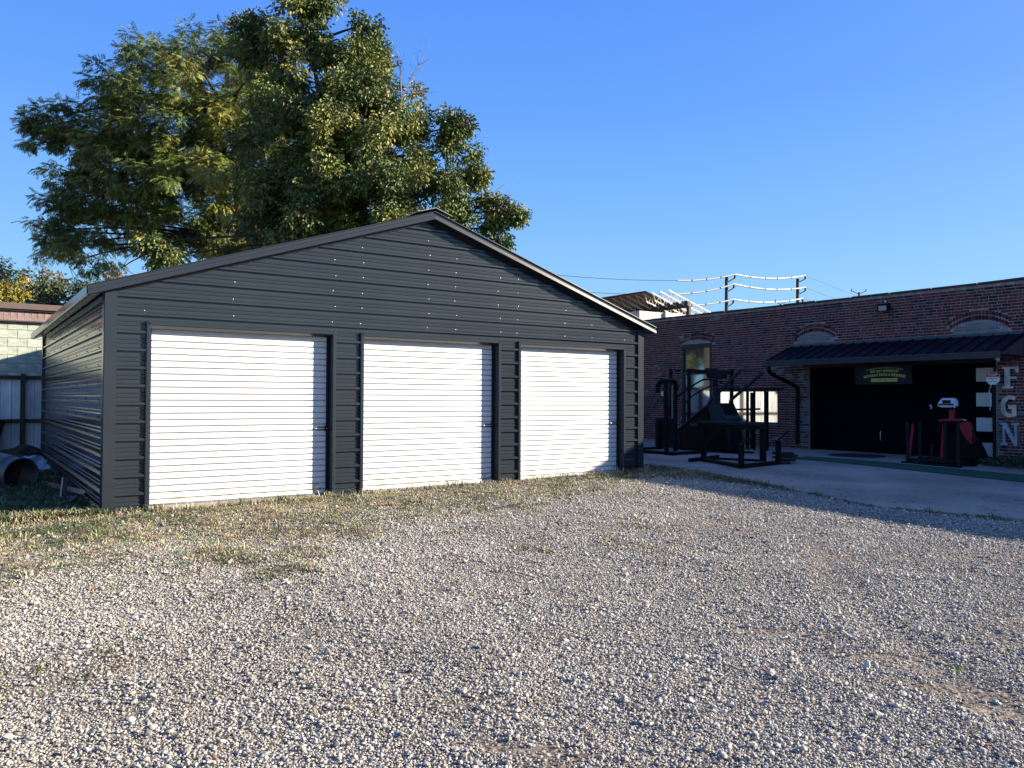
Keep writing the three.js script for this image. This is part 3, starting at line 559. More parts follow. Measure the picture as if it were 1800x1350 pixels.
{ // stair climber
  const U = 14.1, P = (x, y, d = 0) => pu(x, y, U + d), b = P(1235, 796), R = rig('stair_climber', 'bulky black stair climber machine with handrails and console', 'gym machine', [b[0], GY - .01, b[2]]);
  const out = [[1190, 772], [1192, 757], [1238, 716], [1246, 711], [1266, 710], [1275, 735], [1284, 790], [1240, 798], [1196, 796]].map(([x, y]) => { const q = R.L(P(x, y)); return [q[2], Math.max(q[1], .03)]; });
  const body = prism(out, .50, .02); body.rotateY(-Math.PI / 2); body.translate(.50, 0, 0); mesh('body', body, blackSteel, R.t);
  const sh = prism([[1247, 713], [1265, 711], [1277, 737], [1276, 742], [1252, 742]].map(([x, y]) => { const q = R.L(P(x, y)); return [q[2], q[1]]; }), .56, .01); sh.rotateY(-Math.PI / 2); sh.translate(.53, 0, 0); mesh('rear_shroud', sh, greySteel, R.t);
  const h = R.L(P(1186, 778)); mesh('wheel_housing', new THREE.CylinderGeometry(.20, .20, .54, 28), darkGrey, R.t, [.25, h[1] + .02, h[2]], [0, 0, Math.PI / 2]); mesh('wheel_rim', new THREE.TorusGeometry(.19, .022, 8, 28), greySteel, R.t, [-.03, h[1] + .02, h[2]], [0, Math.PI / 2, 0]);
  mesh('arm_trim', barGeo(R.L(P(1189, 757, -.04)), R.L(P(1243, 712, -.04)), .03, .035), greySteel, R.t);
  for (const d of [-.02, .52]) { R.tube('handrail', [P(1186, 752, d), P(1176, 722, d), P(1184, 705, d), P(1200, 690, d), P(1222, 675, d), P(1238, 667, d), P(1252, 668, d), P(1270, 672, d)], .024); R.tube('handrail', [P(1205, 708, d), P(1220, 694, d), P(1248, 679, d), P(1262, 676, d)], .02); }
  const m1 = P(1258, 712, .25), m2 = P(1257, 662, .25); R.bar('mast', m1, m2, .09, greySteel);
  mesh('console', boxG(.42, .26, .09, .02), blackSteel, R.t, R.L(P(1252, 656, .25)), [-.35, Math.PI / 2 * .0, 0]); box('cup', darkGrey, R.t, R.L(P(1268, 660, .25)), [.3, .14, .14], .02);
  const s = boxG(.5, .05, .22, .01); for (let k = 0; k < 4; k++) mesh('step', s, blackRubber, R.t, R.L([U + .26, .25 + k * .2, P(1258 - k * 9, 770)[2]]));
  R.bar('base_rail', [U, GY + .02, P(1182, 795)[2]], [U, GY + .02, P(1300, 795)[2]], .06); R.bar('base_rail', [U + .5, GY + .02, P(1182, 795)[2]], [U + .5, GY + .02, P(1300, 795)[2]], .06);
  for (const x of [1251, 1276]) R.tube('rear_leg', [P(x, 742, .02), P(x + 5, 765, .02), P(x + 6, 785, .02), [U + .02, GY, P(x + 3, 796, .02)[2]]], .03, darkGrey);
  const tx = print(256, 64, (x, w, hh) => { x.fillStyle = '#08090c'; x.fillRect(0, 0, w, hh); x.fillStyle = '#2a3c55'; x.font = 'bold 44px sans-serif'; x.textAlign = 'center'; x.textBaseline = 'middle'; x.fillText('StairMaster', w / 2, hh / 2, 240); });
  const l = R.L(P(1223, 746, -.026)); mesh('name_decal', new THREE.PlaneGeometry(.42, .10), new THREE.MeshPhysicalMaterial({ map: tx, roughness: .5, side: THREE.DoubleSide }), R.t, l, [0, -Math.PI / 2, 0]);
}
{ // inclined frame
  const U = 14.4, P = (x, y, d = 0) => pu(x, y, U + d), R = rig('incline_frame', 'blue grey inclined exercise frame with two parallel rails', 'gym frame', [U, GY - .01, P(1290, 790)[2]]);
  const a0 = P(1246, 708), a1 = P(1302, 650), b0 = P(1284, 704, .5), b1 = P(1342, 654, .5);
  R.bar('rail', a0, a1, .065, greySteel); R.bar('rail', b0, b1, .065, greySteel); R.bar('top_bar', a1, b1, .045, greySteel); R.bar('lower_bar', P(1266, 682), P(1318, 676, .5), .04, greySteel);
  R.bar('leg', [b0[0], GY, b0[2]], b0, .06); R.bar('leg', [a0[0], GY, a0[2]], a0, .06); R.bar('foot', [a0[0], GY + .02, a0[2] + .3], [b0[0], GY + .02, b0[2] - .3], .06);
}
{ // exercise table / bench station nearest the lot
  const A = pg(1237, 812, GY), B = pg(1303, 824, GY), C = pg(1341, 817, GY), D = pg(1368, 817, GY), E0 = pg(1213, 813, GY), E1 = pg(1262, 806.5, GY);
  const R = rig('bench_station', 'long padded black exercise bench on a heavy steel base', 'gym bench', [A[0], GY - .01, A[2]]), up = (p, h) => [p[0], h, p[2]];
  R.bar('leg', A, up(A, .84), .085); R.bar('leg', C, up(C, .80), .10); R.bar('post', B, up(B, .55), .085); R.bar('post', up(D, GY), up(D, .56), .085);
  R.bar('base_rail', up(E0, GY + .045), up(E1, GY + .045), .085); R.bar('base_rail', up(A, GY + .045), up(B, GY + .045), .08); R.bar('base_rail', up(B, GY + .045), up(D, GY + .045), .085);
  R.bar('base_rail', up(A, .14), up(C, .14), .05);
  const pa = pu(1229, 738, A[0]), pb = up(C, .86), dir = [pb[0] - pa[0], 0, pb[2] - pa[2]];
  R.bar('pad_frame', [pa[0], .82, pa[2]], [pb[0] + dir[0] * .06, .81, pb[2] + dir[2] * .06], .22, blackSteel, .06);
  mesh('pad', barGeo(R.L([pa[0], .89, pa[2]]), R.L([pb[0] + dir[0] * .02, .88, pb[2] + dir[2] * .02]), .30, .085, .03), darkGrey, R.t);
  R.bar('brace', up(A, .45), [A[0] + dir[0] * .28, .8, A[2] + dir[2] * .28], .045);
  R.bar('hook', up(B, .55), [B[0] + .18, .68, B[2] - .12], .035); R.bar('hook', up(D, .56), [D[0] + .2, .76, D[2] - .1], .035);
  box('label_plate', M([.28, .10, .10], { roughness: .5 }), R.t, R.L([C[0] - .05, GY + .05, C[2]]), [.012, .05, .16]);
  for (const k of [0, 1]) { const w = mesh('weight_plate', new THREE.CylinderGeometry(.20 - k * .03, .20 - k * .03, .05, 24), blackRubber, R.t, R.L([C[0] + .5 + k * .25, GY + .03 + k * .05, C[2] - .05])); }
}
{ // low flat bench lying behind the bench station
  const c = pg(1380, 806, GY), R = rig('plate_stack', 'low stack of flat black plates lying on the grey apron', 'weights', [c[0], GY - .01, c[2]]);
  for (let k = 0; k < 3; k++) mesh('plate', new THREE.CylinderGeometry(.24, .24, .045, 28), blackRubber, R.t, [rr(-.06, .06), .035 + k * .047, rr(-.06, .06)]);
}
{ // push sled
  const U = 15.35, P = (x, y, d = 0) => pu(x, y, U + d), b = P(1638, 818), R = rig('push_sled', 'black steel push sled with four upright posts on the turf', 'gym sled', [b[0], .0, b[2]]), y0 = .045;
  for (const [x, d, top] of [[1595, 0, 742], [1617, .55, 742], [1684, 0, 742], [1661, .3, 743]]) { const t = P(x, top, d); R.rod('post', [t[0], y0, t[2]], t, .034, darkGrey); }
  const s = P(1638, 780, .25); R.rod('weight_horn', [s[0], y0, s[2]], s, .03, darkGrey);
  const z0 = P(1588, 815)[2], z1 = P(1692, 815)[2];
  for (const d of [-.05, .58]) R.bar('runner', [U + d, y0 + .01, z0], [U + d, y0 + .01, z1], .09, blackSteel, .05);
  mesh('deck', boxG(.62, .04, Math.abs(z0 - z1) * .72, .008), darkGrey, R.t, [.26, y0 + .075, 0]);
  R.bar('crossbar', [U, y0 + .05, z0 - .1], [U + .58, y0 + .05, z0 - .1], .06); R.bar('crossbar', [U, y0 + .05, z1 + .1], [U + .58, y0 + .05, z1 + .1], .06);
}
{ // red cardio machine with a white console
  const U = 16.25, P = (x, y, d = 0) => pu(x, y, U + d), b = P(1650, 810), R = rig('red_cardio_machine', 'red and black cardio machine with a white console', 'gym machine', [b[0], .02, b[2]]), y0 = .05;
  const k = R.L(P(1672, 709)), cs = prism([[-.22, -.05], [-.21, .0], [-.13, .095], [.09, .10], [.13, .05], [.14, -.045], [.05, -.075], [-.16, -.075]], .12, .015); cs.rotateY(-Math.PI / 2);
  const con = mesh('console', cs, plasticWhite, R.t, [k[0], k[1], k[2]]); box('screen', blackRubber, con, [-.145, .035, -.03], [.012, .075, .17]); box('trim_line', blackRubber, con, [-.142, -.025, -.04], [.012, .03, .32]);
  box('side_grip', plasticWhite, con, [-.16, -.02, .15], [.03, .16, .028], .01);
  R.bar('neck', P(1674, 740, .05), P(1674, 720, .05), .10, redPaint); R.bar('yoke', P(1650, 739, .03), P(1690, 738, .03), .05, redPaint);
  R.tube('frame_arch', [P(1650, 760, .1), P(1654, 746, .1), P(1664, 738, .1), P(1686, 738, .1), P(1700, 746, .1), P(1707, 758, .1), P(1708, 780, .1)], .045, blackSteel);
  const red = prism([[1686, 745], [1700, 742], [1706, 750], [1708, 765], [1708, 780], [1704, 775], [1697, 766], [1690, 754]].map(([x, y]) => { const q = R.L(P(x, y, .05)); return [q[2], q[1]]; }), .16, .01); red.rotateY(-Math.PI / 2); mesh('side_cover', red, redPaint, R.t, [.16, 0, 0]);
  const wedge = prism([[1690, 760], [1706, 776], [1720, 806], [1662, 806], [1664, 760]].map(([x, y]) => { const q = R.L(P(x, y, .3)); return [q[2], Math.max(.02, q[1])]; }), .4, .01); wedge.rotateY(-Math.PI / 2); mesh('drive_cover', wedge, blackSteel, R.t, [.75, 0, 0]);
  R.tube('red_arm', [P(1605, 746), P(1603, 765), P(1600, 790), P(1598, 810)], .032, redPaint); R.tube('red_arm', [P(1659, 746), P(1658, 765), P(1656, 790), P(1655, 812)], .032, redPaint);
  R.bar('base_rail', [U, y0, P(1596, 810)[2]], [U + .2, y0, P(1712, 810)[2]], .07); R.bar('base_rail', [U + .6, y0, P(1596, 810)[2]], [U + .6, y0, P(1712, 810)[2]], .07);
  R.bar('link_bar', P(1600, 800), P(1660, 800, .1), .05); R.bar('link_bar', P(1605, 744, .02), P(1608, 738, .4), .04);
  R.tube('grip', [P(1634, 712), P(1637, 714), P(1636.5, 719)], .014, plasticWhite); R.tube('grip_arm', [P(1637, 716, .02), P(1640, 730, .1), P(1650, 742, .2)], .018, blackSteel); R.tube('grip_arm', [P(1700, 709, .02), P(1690, 722, .1), P(1680, 735, .2)], .018, blackSteel);
  const ts = mesh('highlight_strip', barGeo(R.L(P(1691, 737, -.02)), R.L(P(1699, 739, -.02)), .03, .015), plasticWhite, R.t);  // short white bar whose colour stands in for a highlight by the yoke
}
{ // dark shrub mass at the wall foot
  const c = pu(1785, 806, 16.7), t = thing('low_shrub', 'low dark shrub at the foot of the brick wall', 'shrub', [16.6, .03, c[2] - .1]), pos = [], col = [];
  for (let i = 0; i < 1500; i++) { const a = rr(0, 6.28), r = Math.sqrt(rnd()), h = rr(0, .24) * (1 - .6 * r), p = V3(Math.cos(a) * r * .45, h, Math.sin(a) * r * .8); leaf(pos, col, p, V3(rr(-1, 1), rr(.1, 1), rr(-1, 1)), rr(.04, .08), .02, [.035, .05, .02]); }
  const o = mesh('foliage', geoFrom(pos, null, col), leafMat(), t); o.userData.kind = 'stuff';
}
console.log('gym done');

/* ------------------------------------------------------------------ left: fence, green building, odds and ends */
{
  const v = 10.9, f = thing('metal_fence', 'white ribbed metal sheet fence on brown timber posts', 'fence', [0, 0, v]);
  const white = M([.84, .84, .84], { roughness: .5, map: mottleT }), W = .914, prof = [];
  for (let k = 0; k < 4; k++) { const x = k * .2286; prof.push([x, 0], [x + .045, 0], [x + .062, .018], [x + .082, .018], [x + .099, 0], [x + .14, 0], [x + .145, .004], [x + .158, .004], [x + .163, 0]); } prof.push([W, 0]);
  const pos = [], uv = []; for (let i = 0; i < prof.length - 1; i++) { const [a, p] = prof[i], [b, q] = prof[i + 1]; for (const r of [[a, 0, p], [b, 0, q], [b, 1.98, q], [a, 0, p], [b, 1.98, q], [a, 1.98, p]]) { pos.push(...r); uv.push(r[0] / 2, r[1] / 2); } }
  const sg = geoFrom(pos, uv); let n = 0;
  for (let u = -6.55; u < 17; u += W) mesh('sheet', sg, white, f, [u, -.12, (n++ % 2) * .003]);
  for (let u = -5.18; u < 17; u += 2.44) { if (u > -.2 && u < 16.8 || true) box('post', timber, f, [u, .90, .10], [.10, 2.04, .10], .008); }
  const rust = M([.09, .065, .05], { roughness: .9, map: woodT });
  for (const h of [.81, 1.83]) for (let u = -5.18 - 2.44; u < 16.7; u += 2.44) box('rail', timber, f, [u + 1.22, h, .052], [2.34, .09, .045], .006);
}
{
  const v = 11.6, b = thing('block_building', 'pale green painted concrete block building with brown metal roof edge', 'building', [0, 0, v]);
  const greens = [[.50, .56, .46], [.47, .53, .44], [.53, .58, .49], [.49, .545, .455]].map(c => M(c, { roughness: .75, map: mottleT, bumpMap: bumpT, bumpScale: .002 })), joint = M([.30, .34, .28], { roughness: .95 });
  const H = 3.20, u0 = -14, u1 = 1.6;
  box('wall', joint, b, [(u0 + u1) / 2, H / 2 - .1, -.11], [u1 - u0, H + .2, .2]); const wall = b.children[0];
  const wp = wall.position, bg = boxG(.398, .196, .03, .006), hb = boxG(.196, .196, .03, .006); let cnt = 0; const rest = greens.map(() => []);
  for (let r = 0; r < 17; r++) { const h = H - .1016 - r * .2032; for (let u = u0 + (r % 2 ? .2 : 0) + .2; u < u1; u += .4064) { const vis = u > -2.6 && u < 1.0 && h > 1.3, gi = rnd() * 4 | 0; if (vis) { mesh('block', bg, greens[gi], wall, [u - wp.x, h - wp.y, .10 + rr(-.001, .0015)]); cnt++; } else rest[gi].push(bg.clone().translate(u - wp.x, h - wp.y, .10 + rr(-.001, .0015))); } }
  rest.forEach((g, i) => { const o = mesh('blockwork', merge(g), greens[i], wall); o.userData.kind = 'stuff'; });
  // parapet band of narrow brown metal panels, and a shallow metal roof edge above
  const band = [[.36, .24, .22], [.33, .22, .20], [.38, .26, .24]].map(c => M(c, { roughness: .5, map: mottleT })), roofB = M([.20, .145, .125], { roughness: .45, map: mottleT }), dk = M([.045, .03, .028], { roughness: .6 });
  for (let u = -8; u < 1.5; u += .142) box('fascia_panel', band[rnd() * 3 | 0], b, [u, 3.335, .07 + rr(-.002, .002)], [.134, .24, .03], .004);
  box('lower_edge', dk, b, [-6.2, 3.202, .075], [15.8, .035, .08], .004); box('upper_edge', dk, b, [-6.2, 3.47, .10], [15.8, .04, .12], .004);
  for (let k = 0; k < 3; k++) box('roof_edge_strip', roofB, b, [-6.2, 3.51 + k * .052, .16 - k * .05], [15.8, .05, .10], .012);
  const rs = [-14.2, 3.625, .06, 1.7, 3.625, .06, 1.7, 4.0, -5, -14.2, 3.625, .06, 1.7, 4.0, -5, -14.2, 4.0, -5]; mesh('roof', geoFrom(rs), roofB, b);
  box('side_wall', greens[0], b, [u1 - .1, 1.6, -2.6], [.2, 3.3, 5]); box('side_wall', greens[0], b, [u0 + .1, 1.6, -2.6], [.2, 3.3, 5]); box('back_wall', greens[0], b, [(u0 + u1) / 2, 1.7, -5], [u1 - u0, 3.6, .2]);
}
const gl = (u, v) => gy(u, v);
{ // steel drum lying on its side, open end towards the lot
  const c = pg(22, 858, -.02), R = .255, t = thing('steel_drum', 'blue grey steel drum lying on its side in the weeds', 'drum', [c[0] - .05, gl(c[0], c[2]) - .02, c[2] + .25], .45);
  const steel = M([.06, .072, .09], { roughness: .5, map: mottleT }), sg = new THREE.LatheGeometry([[R * .7, -1.0], [R * .97, -.8], [R, -.75], [R, -.35], [R + .012, -.33], [R, -.31], [R, .1], [R + .012, .12], [R, .14], [R, .34], [R + .014, .36], [R + .004, .375], [R - .02, .36], [R - .02, -.7], [R * .66, -.95]].map(p => new THREE.Vector2(...p)), 40);
  sg.rotateX(Math.PI / 2); mesh('shell', sg, steel, t, [0, R + .03, 0], [.10, 0, 0]);
  const inner = new THREE.LatheGeometry([[.02, -.12], [R * .62, -.1], [R * .66, .0], [R * .62, .02], [.02, -.02]].map(p => new THREE.Vector2(...p)), 32); inner.rotateX(Math.PI / 2); mesh('inner_ring', inner, M([.05, .03, .022], { roughness: .9, map: grainT }), t, [-.03, R + .04, .12]);
}
{
  const c = pg(55, 838, 0), t = thing('plastic_sheet', 'crumpled pale plastic sheet beside the steel drum', 'sheet', [c[0], gl(c[0], c[2]), c[2]], .3), g = new THREE.PlaneGeometry(.5, .36, 14, 10), p = g.attributes.position;
  for (let i = 0; i < p.count; i++) { const x = p.getX(i), y = p.getY(i); p.setZ(i, .07 * noise(x * 6, y * 6, 2) + .03 * noise(x * 15, y * 15)); } g.rotateX(-.9); g.computeVertexNormals(); mesh('film', g, M([.42, .46, .52], { roughness: .35 }), t, [0, .26, 0]);
}
{
  const c = pg(65, 805, 0), t = thing('black_tarp', 'crumpled black tarp heaped against the fence corner', 'tarp', [-.35, gl(-.35, 9.9), 9.4]), g = new THREE.SphereGeometry(.5, 24, 14, 0, 6.29, 0, 1.6), p = g.attributes.position;
  for (let i = 0; i < p.count; i++) { const x = p.getX(i), y = p.getY(i), z = p.getZ(i), k = 1 + .35 * noise(x * 3, y * 3, z * 3) + .12 * noise(x * 9, y * 9, z * 9); p.setXYZ(i, x * k * .9, y * k * .55, z * k); } g.computeVertexNormals(); mesh('cover', g, M([.006, .0065, .009], { roughness: .6, specularIntensity: .4 }), t, [0, -.04, 0]);
}
{ // steel channel off-cuts and blocks
  const chan = M([.20, .22, .26], { roughness: .4, metalness: .5, map: mottleT }), U = [[-.035, 0], [-.035, .04], [-.031, .04], [-.031, .004], [.031, .004], [.031, .04], [.035, .04], [.035, 0]];
  const put = (p0, p1, label, roll = 0) => { const A = lot(...p0), B = lot(...p1), L = A.distanceTo(B), t = wthing('steel_channel', label, 'metal offcut', A, 'steel offcuts beside the garage'); const g = prism(U.map(([x, y]) => [x, y]), L); g.rotateZ(roll); t.quaternion.setFromUnitVectors(V3(0, 0, 1), B.clone().sub(A).normalize()); mesh('channel', g, chan, t); };
  const y = -.07; const q = (px, py, yy) => pg(px, py, yy);
  put(q(70, 850, y + .06), q(143, 868, y + .06), 'long pale steel channel lying in the weeds by the garage wall', .2);
  put(q(84, 851, y + .10), q(149, 866, y + .10), 'thin pale steel strip lying along the steel channel', 1.2);
  const s = pg(112, 866, y + .12); put([s[0], y + .06, s[2]], [s[0] + .03, y + .32, s[2] + .06], 'short steel channel standing upright among the offcuts', 1.0);
  put(q(95, 874, y + .03), q(130, 876, y + .03), 'dark short steel channel lying flat on the ground', 2.0);
  put(q(124, 884, y + .05), q(136, 876, y + .10), 'bent short steel strip beside the timber block', .6);
  const wb = pg(110, 899, -.09), w = thing('timber_block', 'yellowish cut timber block at the edge of the weeds', 'block', [wb[0], -.10, wb[2]], .3); box('block_body', M([.22, .15, .065], { roughness: .9, map: woodT }), w, [0, .07, 0], [.10, .14, .09], .008);
  const w2p = pg(97, 899, -.09), w2 = thing('rusty_block', 'rust brown broken block beside the timber block', 'block', [w2p[0], -.10, w2p[2]], -.4); box('block_body', M([.085, .05, .032], { roughness: .95, map: grainT }), w2, [0, .05, 0], [.11, .10, .10], .012);
  const bc = pv(2, 748, 10.5), bx = thing('black_crate', 'black tilted crate corner leaning against the fence', 'crate', [bc[0] - .25, .05, 10.6], .2); box('crate_body', blackSteel, bx, [0, .48, 0], [.45, .75, .3], .02, [0, 0, -.25]);
}
console.log('left done');

/* ------------------------------------------------------------------ far things: shed frame, poles, wires */
{
  const U = 24, r0 = pu(1040, 527, U), r1 = pu(1143, 513, U), hr = (r0[1] + r1[1]) / 2, vA = r0[2] + 2, vB = r1[2], s = thing('open_roof_frame', 'half stripped roof frame with bare steel joists beyond the brick wall', 'roof frame', [U, 0, vB]);
  const z = v => -(v - vB), drop = .30, run = 4.2, deckM = M([.34, .22, .18], { roughness: .8, map: grainT }), joistM = M([.72, .66, .58], { roughness: .6, map: grainT }), beamM = M([.02, .018, .02], { roughness: .7 });
  const dp = [0, hr, z(vB + .3), run, hr - drop * run, z(vB + .3), run, hr - drop * run, z(vA), 0, hr, z(vB + .3), run, hr - drop * run, z(vA), 0, hr, z(vA)]; mesh('roof_deck', geoFrom(dp), deckM, s);
  const dp2 = [0, hr + .06, z(vB + .3), run, hr + .06 - drop * run, z(vB + .3), run, hr + .06 - drop * run, z(vA), 0, hr + .06, z(vB + .3), run, hr + .06 - drop * run, z(vA), 0, hr + .06, z(vA)]; mesh('roof_skin', geoFrom(dp2), M([.2, .2, .2]), s);
  const vEnd = vB - 1.1;
  for (let v = vEnd; v < vA; v += .52) {
    const g = [barGeo([0, hr - .06, z(v)], [run, hr - .06 - drop * run, z(v)], .05, .06), barGeo([.2, hr - .40, z(v)], [run * .8, hr - .40 - drop * run * .8 + .1, z(v)], .045, .05)];
    for (let k = 0; k < 9; k++) { const x = .1 + k * .4; g.push(barGeo([x, hr - .06 - drop * x, z(v)], [x + .2, hr - .40 - drop * (x + .2), z(v)], .025, .025), barGeo([x + .2, hr - .40 - drop * (x + .2), z(v)], [x + .4, hr - .06 - drop * (x + .4), z(v)], .025, .025)); }
    mesh('joist', merge(g), joistM, s);
  }
  mesh('main_beam', barGeo([1.1, hr - .62, z(vA)], [1.1, hr - .62, z(vEnd - .2)], .16, .30), beamM, s);
  for (const v of [vB - 1.3, vA - 2]) box('column', beamM, s, [1.1, (hr - .7) / 2, z(v)], [.16, hr - .7, .16], .008);
  box('rear_wall', joistM, s, [5.0, 2.35, z((vA + vEnd) / 2 - 1)], [.25, 4.7, vA - vEnd + 2]);
  box('low_wall', joistM, s, [-2.2, 2.25, z(vB + .5)], [.22, 4.35, 5.2]);
  for (const [x0, x1, yt, yb, v] of [[1124, 1168, 546, 566, 9.6], [1170, 1200, 549, 562, 9.5]]) { const a = pv(x0, yt, v), b = pv(x1, yt, v), c = pv(x0, yb, v); box('parapet_block', joistM, s, [(a[0] + b[0]) / 2 - U, (a[1] + c[1]) / 2, z(v + .4)], [b[0] - a[0], a[1] - c[1], .8], .01); }
  const ac = box('roof_unit', joistM, s, [-2.0, 4.6, z(vB + .8)], [.5, .42, .6], .02); mesh('fan_guard', new THREE.TorusGeometry(.15, .02, 6, 20), galv, ac, [-.26, 0, 0], [0, Math.PI / 2, 0]);
}
const poleWood = M([.10, .075, .06], { roughness: .9, map: woodT }), hose = M([.42, .41, .39], { roughness: .5 }), wireM = M([.03, .032, .038], { roughness: .6 });
const tips = [];
function pole(px, pyTop, dep, label, arms) {
  const top = pd(px, pyTop, dep), t = wthing('utility_pole', label, 'utility pole', V3(top.x, 0, top.z), 'utility poles beyond the brick building');
  mesh('shaft', rodGeo([0, -.1, 0], [0, top.y, 0], .17, .12, 12), poleWood, t);
  const out = []; for (const [py, dx, rise] of arms) { const y = pd(px, py, dep).y; mesh('arm', barGeo([0, y, 0], [dx, y + rise, .05], .07), blackSteel, t); mesh('insulator', new THREE.CylinderGeometry(.05, .09, .26, 10), darkGrey, t, [dx, y + rise + .14, .05]); out.push(V3(top.x + dx, y + rise + .28, top.z + .05)); }
  return out;
}
const p1 = pole(1277, 486, 60, 'slim wooden utility pole with three side arms', [[497, .62, .35], [514, .55, .35], [541, .5, .35]]);
const p2 = pole(1402, 490, 64, 'slim wooden utility pole with ringed insulators', [[497, .6, .3], [518, .6, .3], [536, .4, .25]]);
function span(name, label, a, b, sag, m, r, cat, grp, n = 24) {
  const pts = []; for (let i = 0; i <= n; i++) { const t = i / n, p = a.clone().lerp(b, t); p.y -= sag * 4 * t * (1 - t); pts.push(p); }
  const o = mesh(name, new THREE.TubeGeometry(new THREE.CatmullRomCurve3(pts), n * 2, r, 6), m, scene); o.userData = { label, category: cat, group: grp }; return pts;
}
{
  const rows = ['upper', 'middle', 'lower'];
  for (let k = 0; k < 3; k++) {
    // covered spans between the poles and a covered length to the left, then bare wire
    const L = pd(1190, [493, 517, 537][k], 58), pts = span('line_cover', `white insulating cover on the ${rows[k]} power line between the poles`, p1[k], p2[k], .28, hose, .062, 'line cover', 'covered power lines');
    const pts2 = span('line_cover', `white insulating cover on the ${rows[k]} power line beside the slim pole`, L, p1[k], .16, hose, .062, 'line cover', 'covered power lines');
    const far = pd(690, [440, 470, 505][k], 50); span('power_line', `thin ${rows[k]} power line running behind the garage roof`, far, L, .5, wireM, .018, 'wire', 'power lines');
    const rgt = pd(1640, [560, 575, 590][k], 90); span('power_line', `thin ${rows[k]} power line dropping behind the brick parapet`, p2[k], rgt, .3, wireM, .018, 'wire', 'power lines');
    for (const [P, n] of [[pts, 5], [pts2, 4]]) for (let i = 1; i < n; i++) { const c = P[Math.round(i * 24 / n)]; const t = wthing('cover_clip', 'small dark clip on a white power line cover', 'clip', c, 'clips on the line covers'); mesh('clip_ring', new THREE.CylinderGeometry(.075, .075, .09, 10).rotateZ(Math.PI / 2), blackSteel, t); }
  }
  const p3 = pole(1510, 514, 105, 'distant wooden utility pole tip with glass insulators', [[517, -1.0, .4], [517, .9, .4]]);
  const p4 = pole(1372, 534, 105, 'far off pole tip with a small crossarm over the parapet', [[535, -.7, .35], [535, .7, .35]]);
  for (const [k, a, b] of [['upper', [1190, 554, 90], [1840, 482, 70]], ['lower', [1190, 560, 90], [1840, 490, 70]]]) span('power_line', `long ${k} power line crossing low above the brick parapet`, pd(...a), pd(...b), .2, wireM, .028, 'wire', 'power lines');
}
console.log('far done');

/* ------------------------------------------------------------------ trees */
function leafMat(o = {}) { return new THREE.MeshPhysicalMaterial({ color: 0xffffff, vertexColors: true, roughness: .55, specularIntensity: .6, side: THREE.DoubleSide, transmission: .22, thickness: 0, ...o }); }
function leaf(pos, col, p, d, len, w, c) {
  d = d.clone().normalize(); const n = V3(rr(-1, 1), rr(-1, 1), rr(-1, 1)), s = d.clone().cross(n); if (s.lengthSq() < 1e-4) s.set(1, 0, 0); s.normalize().multiplyScalar(w); leafS(pos, col, p, d, len, s, c);
}
function leafS(pos, col, p, d, len, s, c) {
  const mx = p.x + d.x * len * .45, my = p.y + d.y * len * .45, mz = p.z + d.z * len * .45, tx = p.x + d.x * len, ty = p.y + d.y * len - len * .18, tz = p.z + d.z * len, k = rr(.75, 1.25);
  pos.push(p.x, p.y, p.z, mx + s.x, my + s.y, mz + s.z, tx, ty, tz, p.x, p.y, p.z, tx, ty, tz, mx - s.x, my - s.y, mz - s.z);
  for (let i = 0; i < 6; i++) col.push(c[0] * k * 1.25, c[1] * k * 1.25, c[2] * k * 1.2);
}
const inSphere = () => { let v; do v = V3(rr(-1, 1), rr(-1, 1), rr(-1, 1)); while (v.lengthSq() > 1); return v; };
function limbGeo(a, b, r0, r1, bend = .12, n = 7) {
  const L = a.distanceTo(b), m = a.clone().lerp(b, .5).add(V3(rr(-1, 1), rr(-.3, 1), rr(-1, 1)).multiplyScalar(bend * L)), c = new THREE.QuadraticBezierCurve3(a, m, b), g = new THREE.TubeGeometry(c, 8, 1, n), p = g.attributes.position, q = c.getPoints(8);
  for (let i = 0; i <= 8; i++) { const ctr = c.getPointAt(i / 8), r = r0 + (r1 - r0) * i / 8; for (let j = 0; j <= n; j++) { const k = i * (n + 1) + j; p.setXYZ(k, ctr.x + (p.getX(k) - ctr.x) * r, ctr.y + (p.getY(k) - ctr.y) * r, ctr.z + (p.getZ(k) - ctr.z) * r); } }
  g.computeVertexNormals(); return [g, c];
}
function sprig(pos, col, p, d, len, c) {         // pinnate leaf: a rachis with paired leaflets
  const n = 6 + (rnd() * 3 | 0), side = d.clone().cross(UP); if (side.lengthSq() < .01) side.set(1, 0, 0); side.normalize(); const roll = rr(-.6, .6), nrm = side.clone().cross(d).normalize(); side.applyAxisAngle(d, roll); nrm.applyAxisAngle(d, roll);
  const q = p.clone(), dd = d.clone(); const st = len / n;
  for (let i = 0; i < n; i++) {
    dd.y -= .07; dd.normalize(); q.addScaledVector(dd, st); if (i < 1) continue;
    for (const s of [-1, 1]) { const ld = side.clone().multiplyScalar(s).addScaledVector(dd, .55).addScaledVector(nrm, -.12 + rr(-.15, .15)); ld.y -= .28; ld.normalize(); leafS(pos, col, q, ld, rr(.085, .135), dd.clone().multiplyScalar(.024), c); }
  }
  leafS(pos, col, q, dd, .13, side.clone().multiplyScalar(.021), c);
}
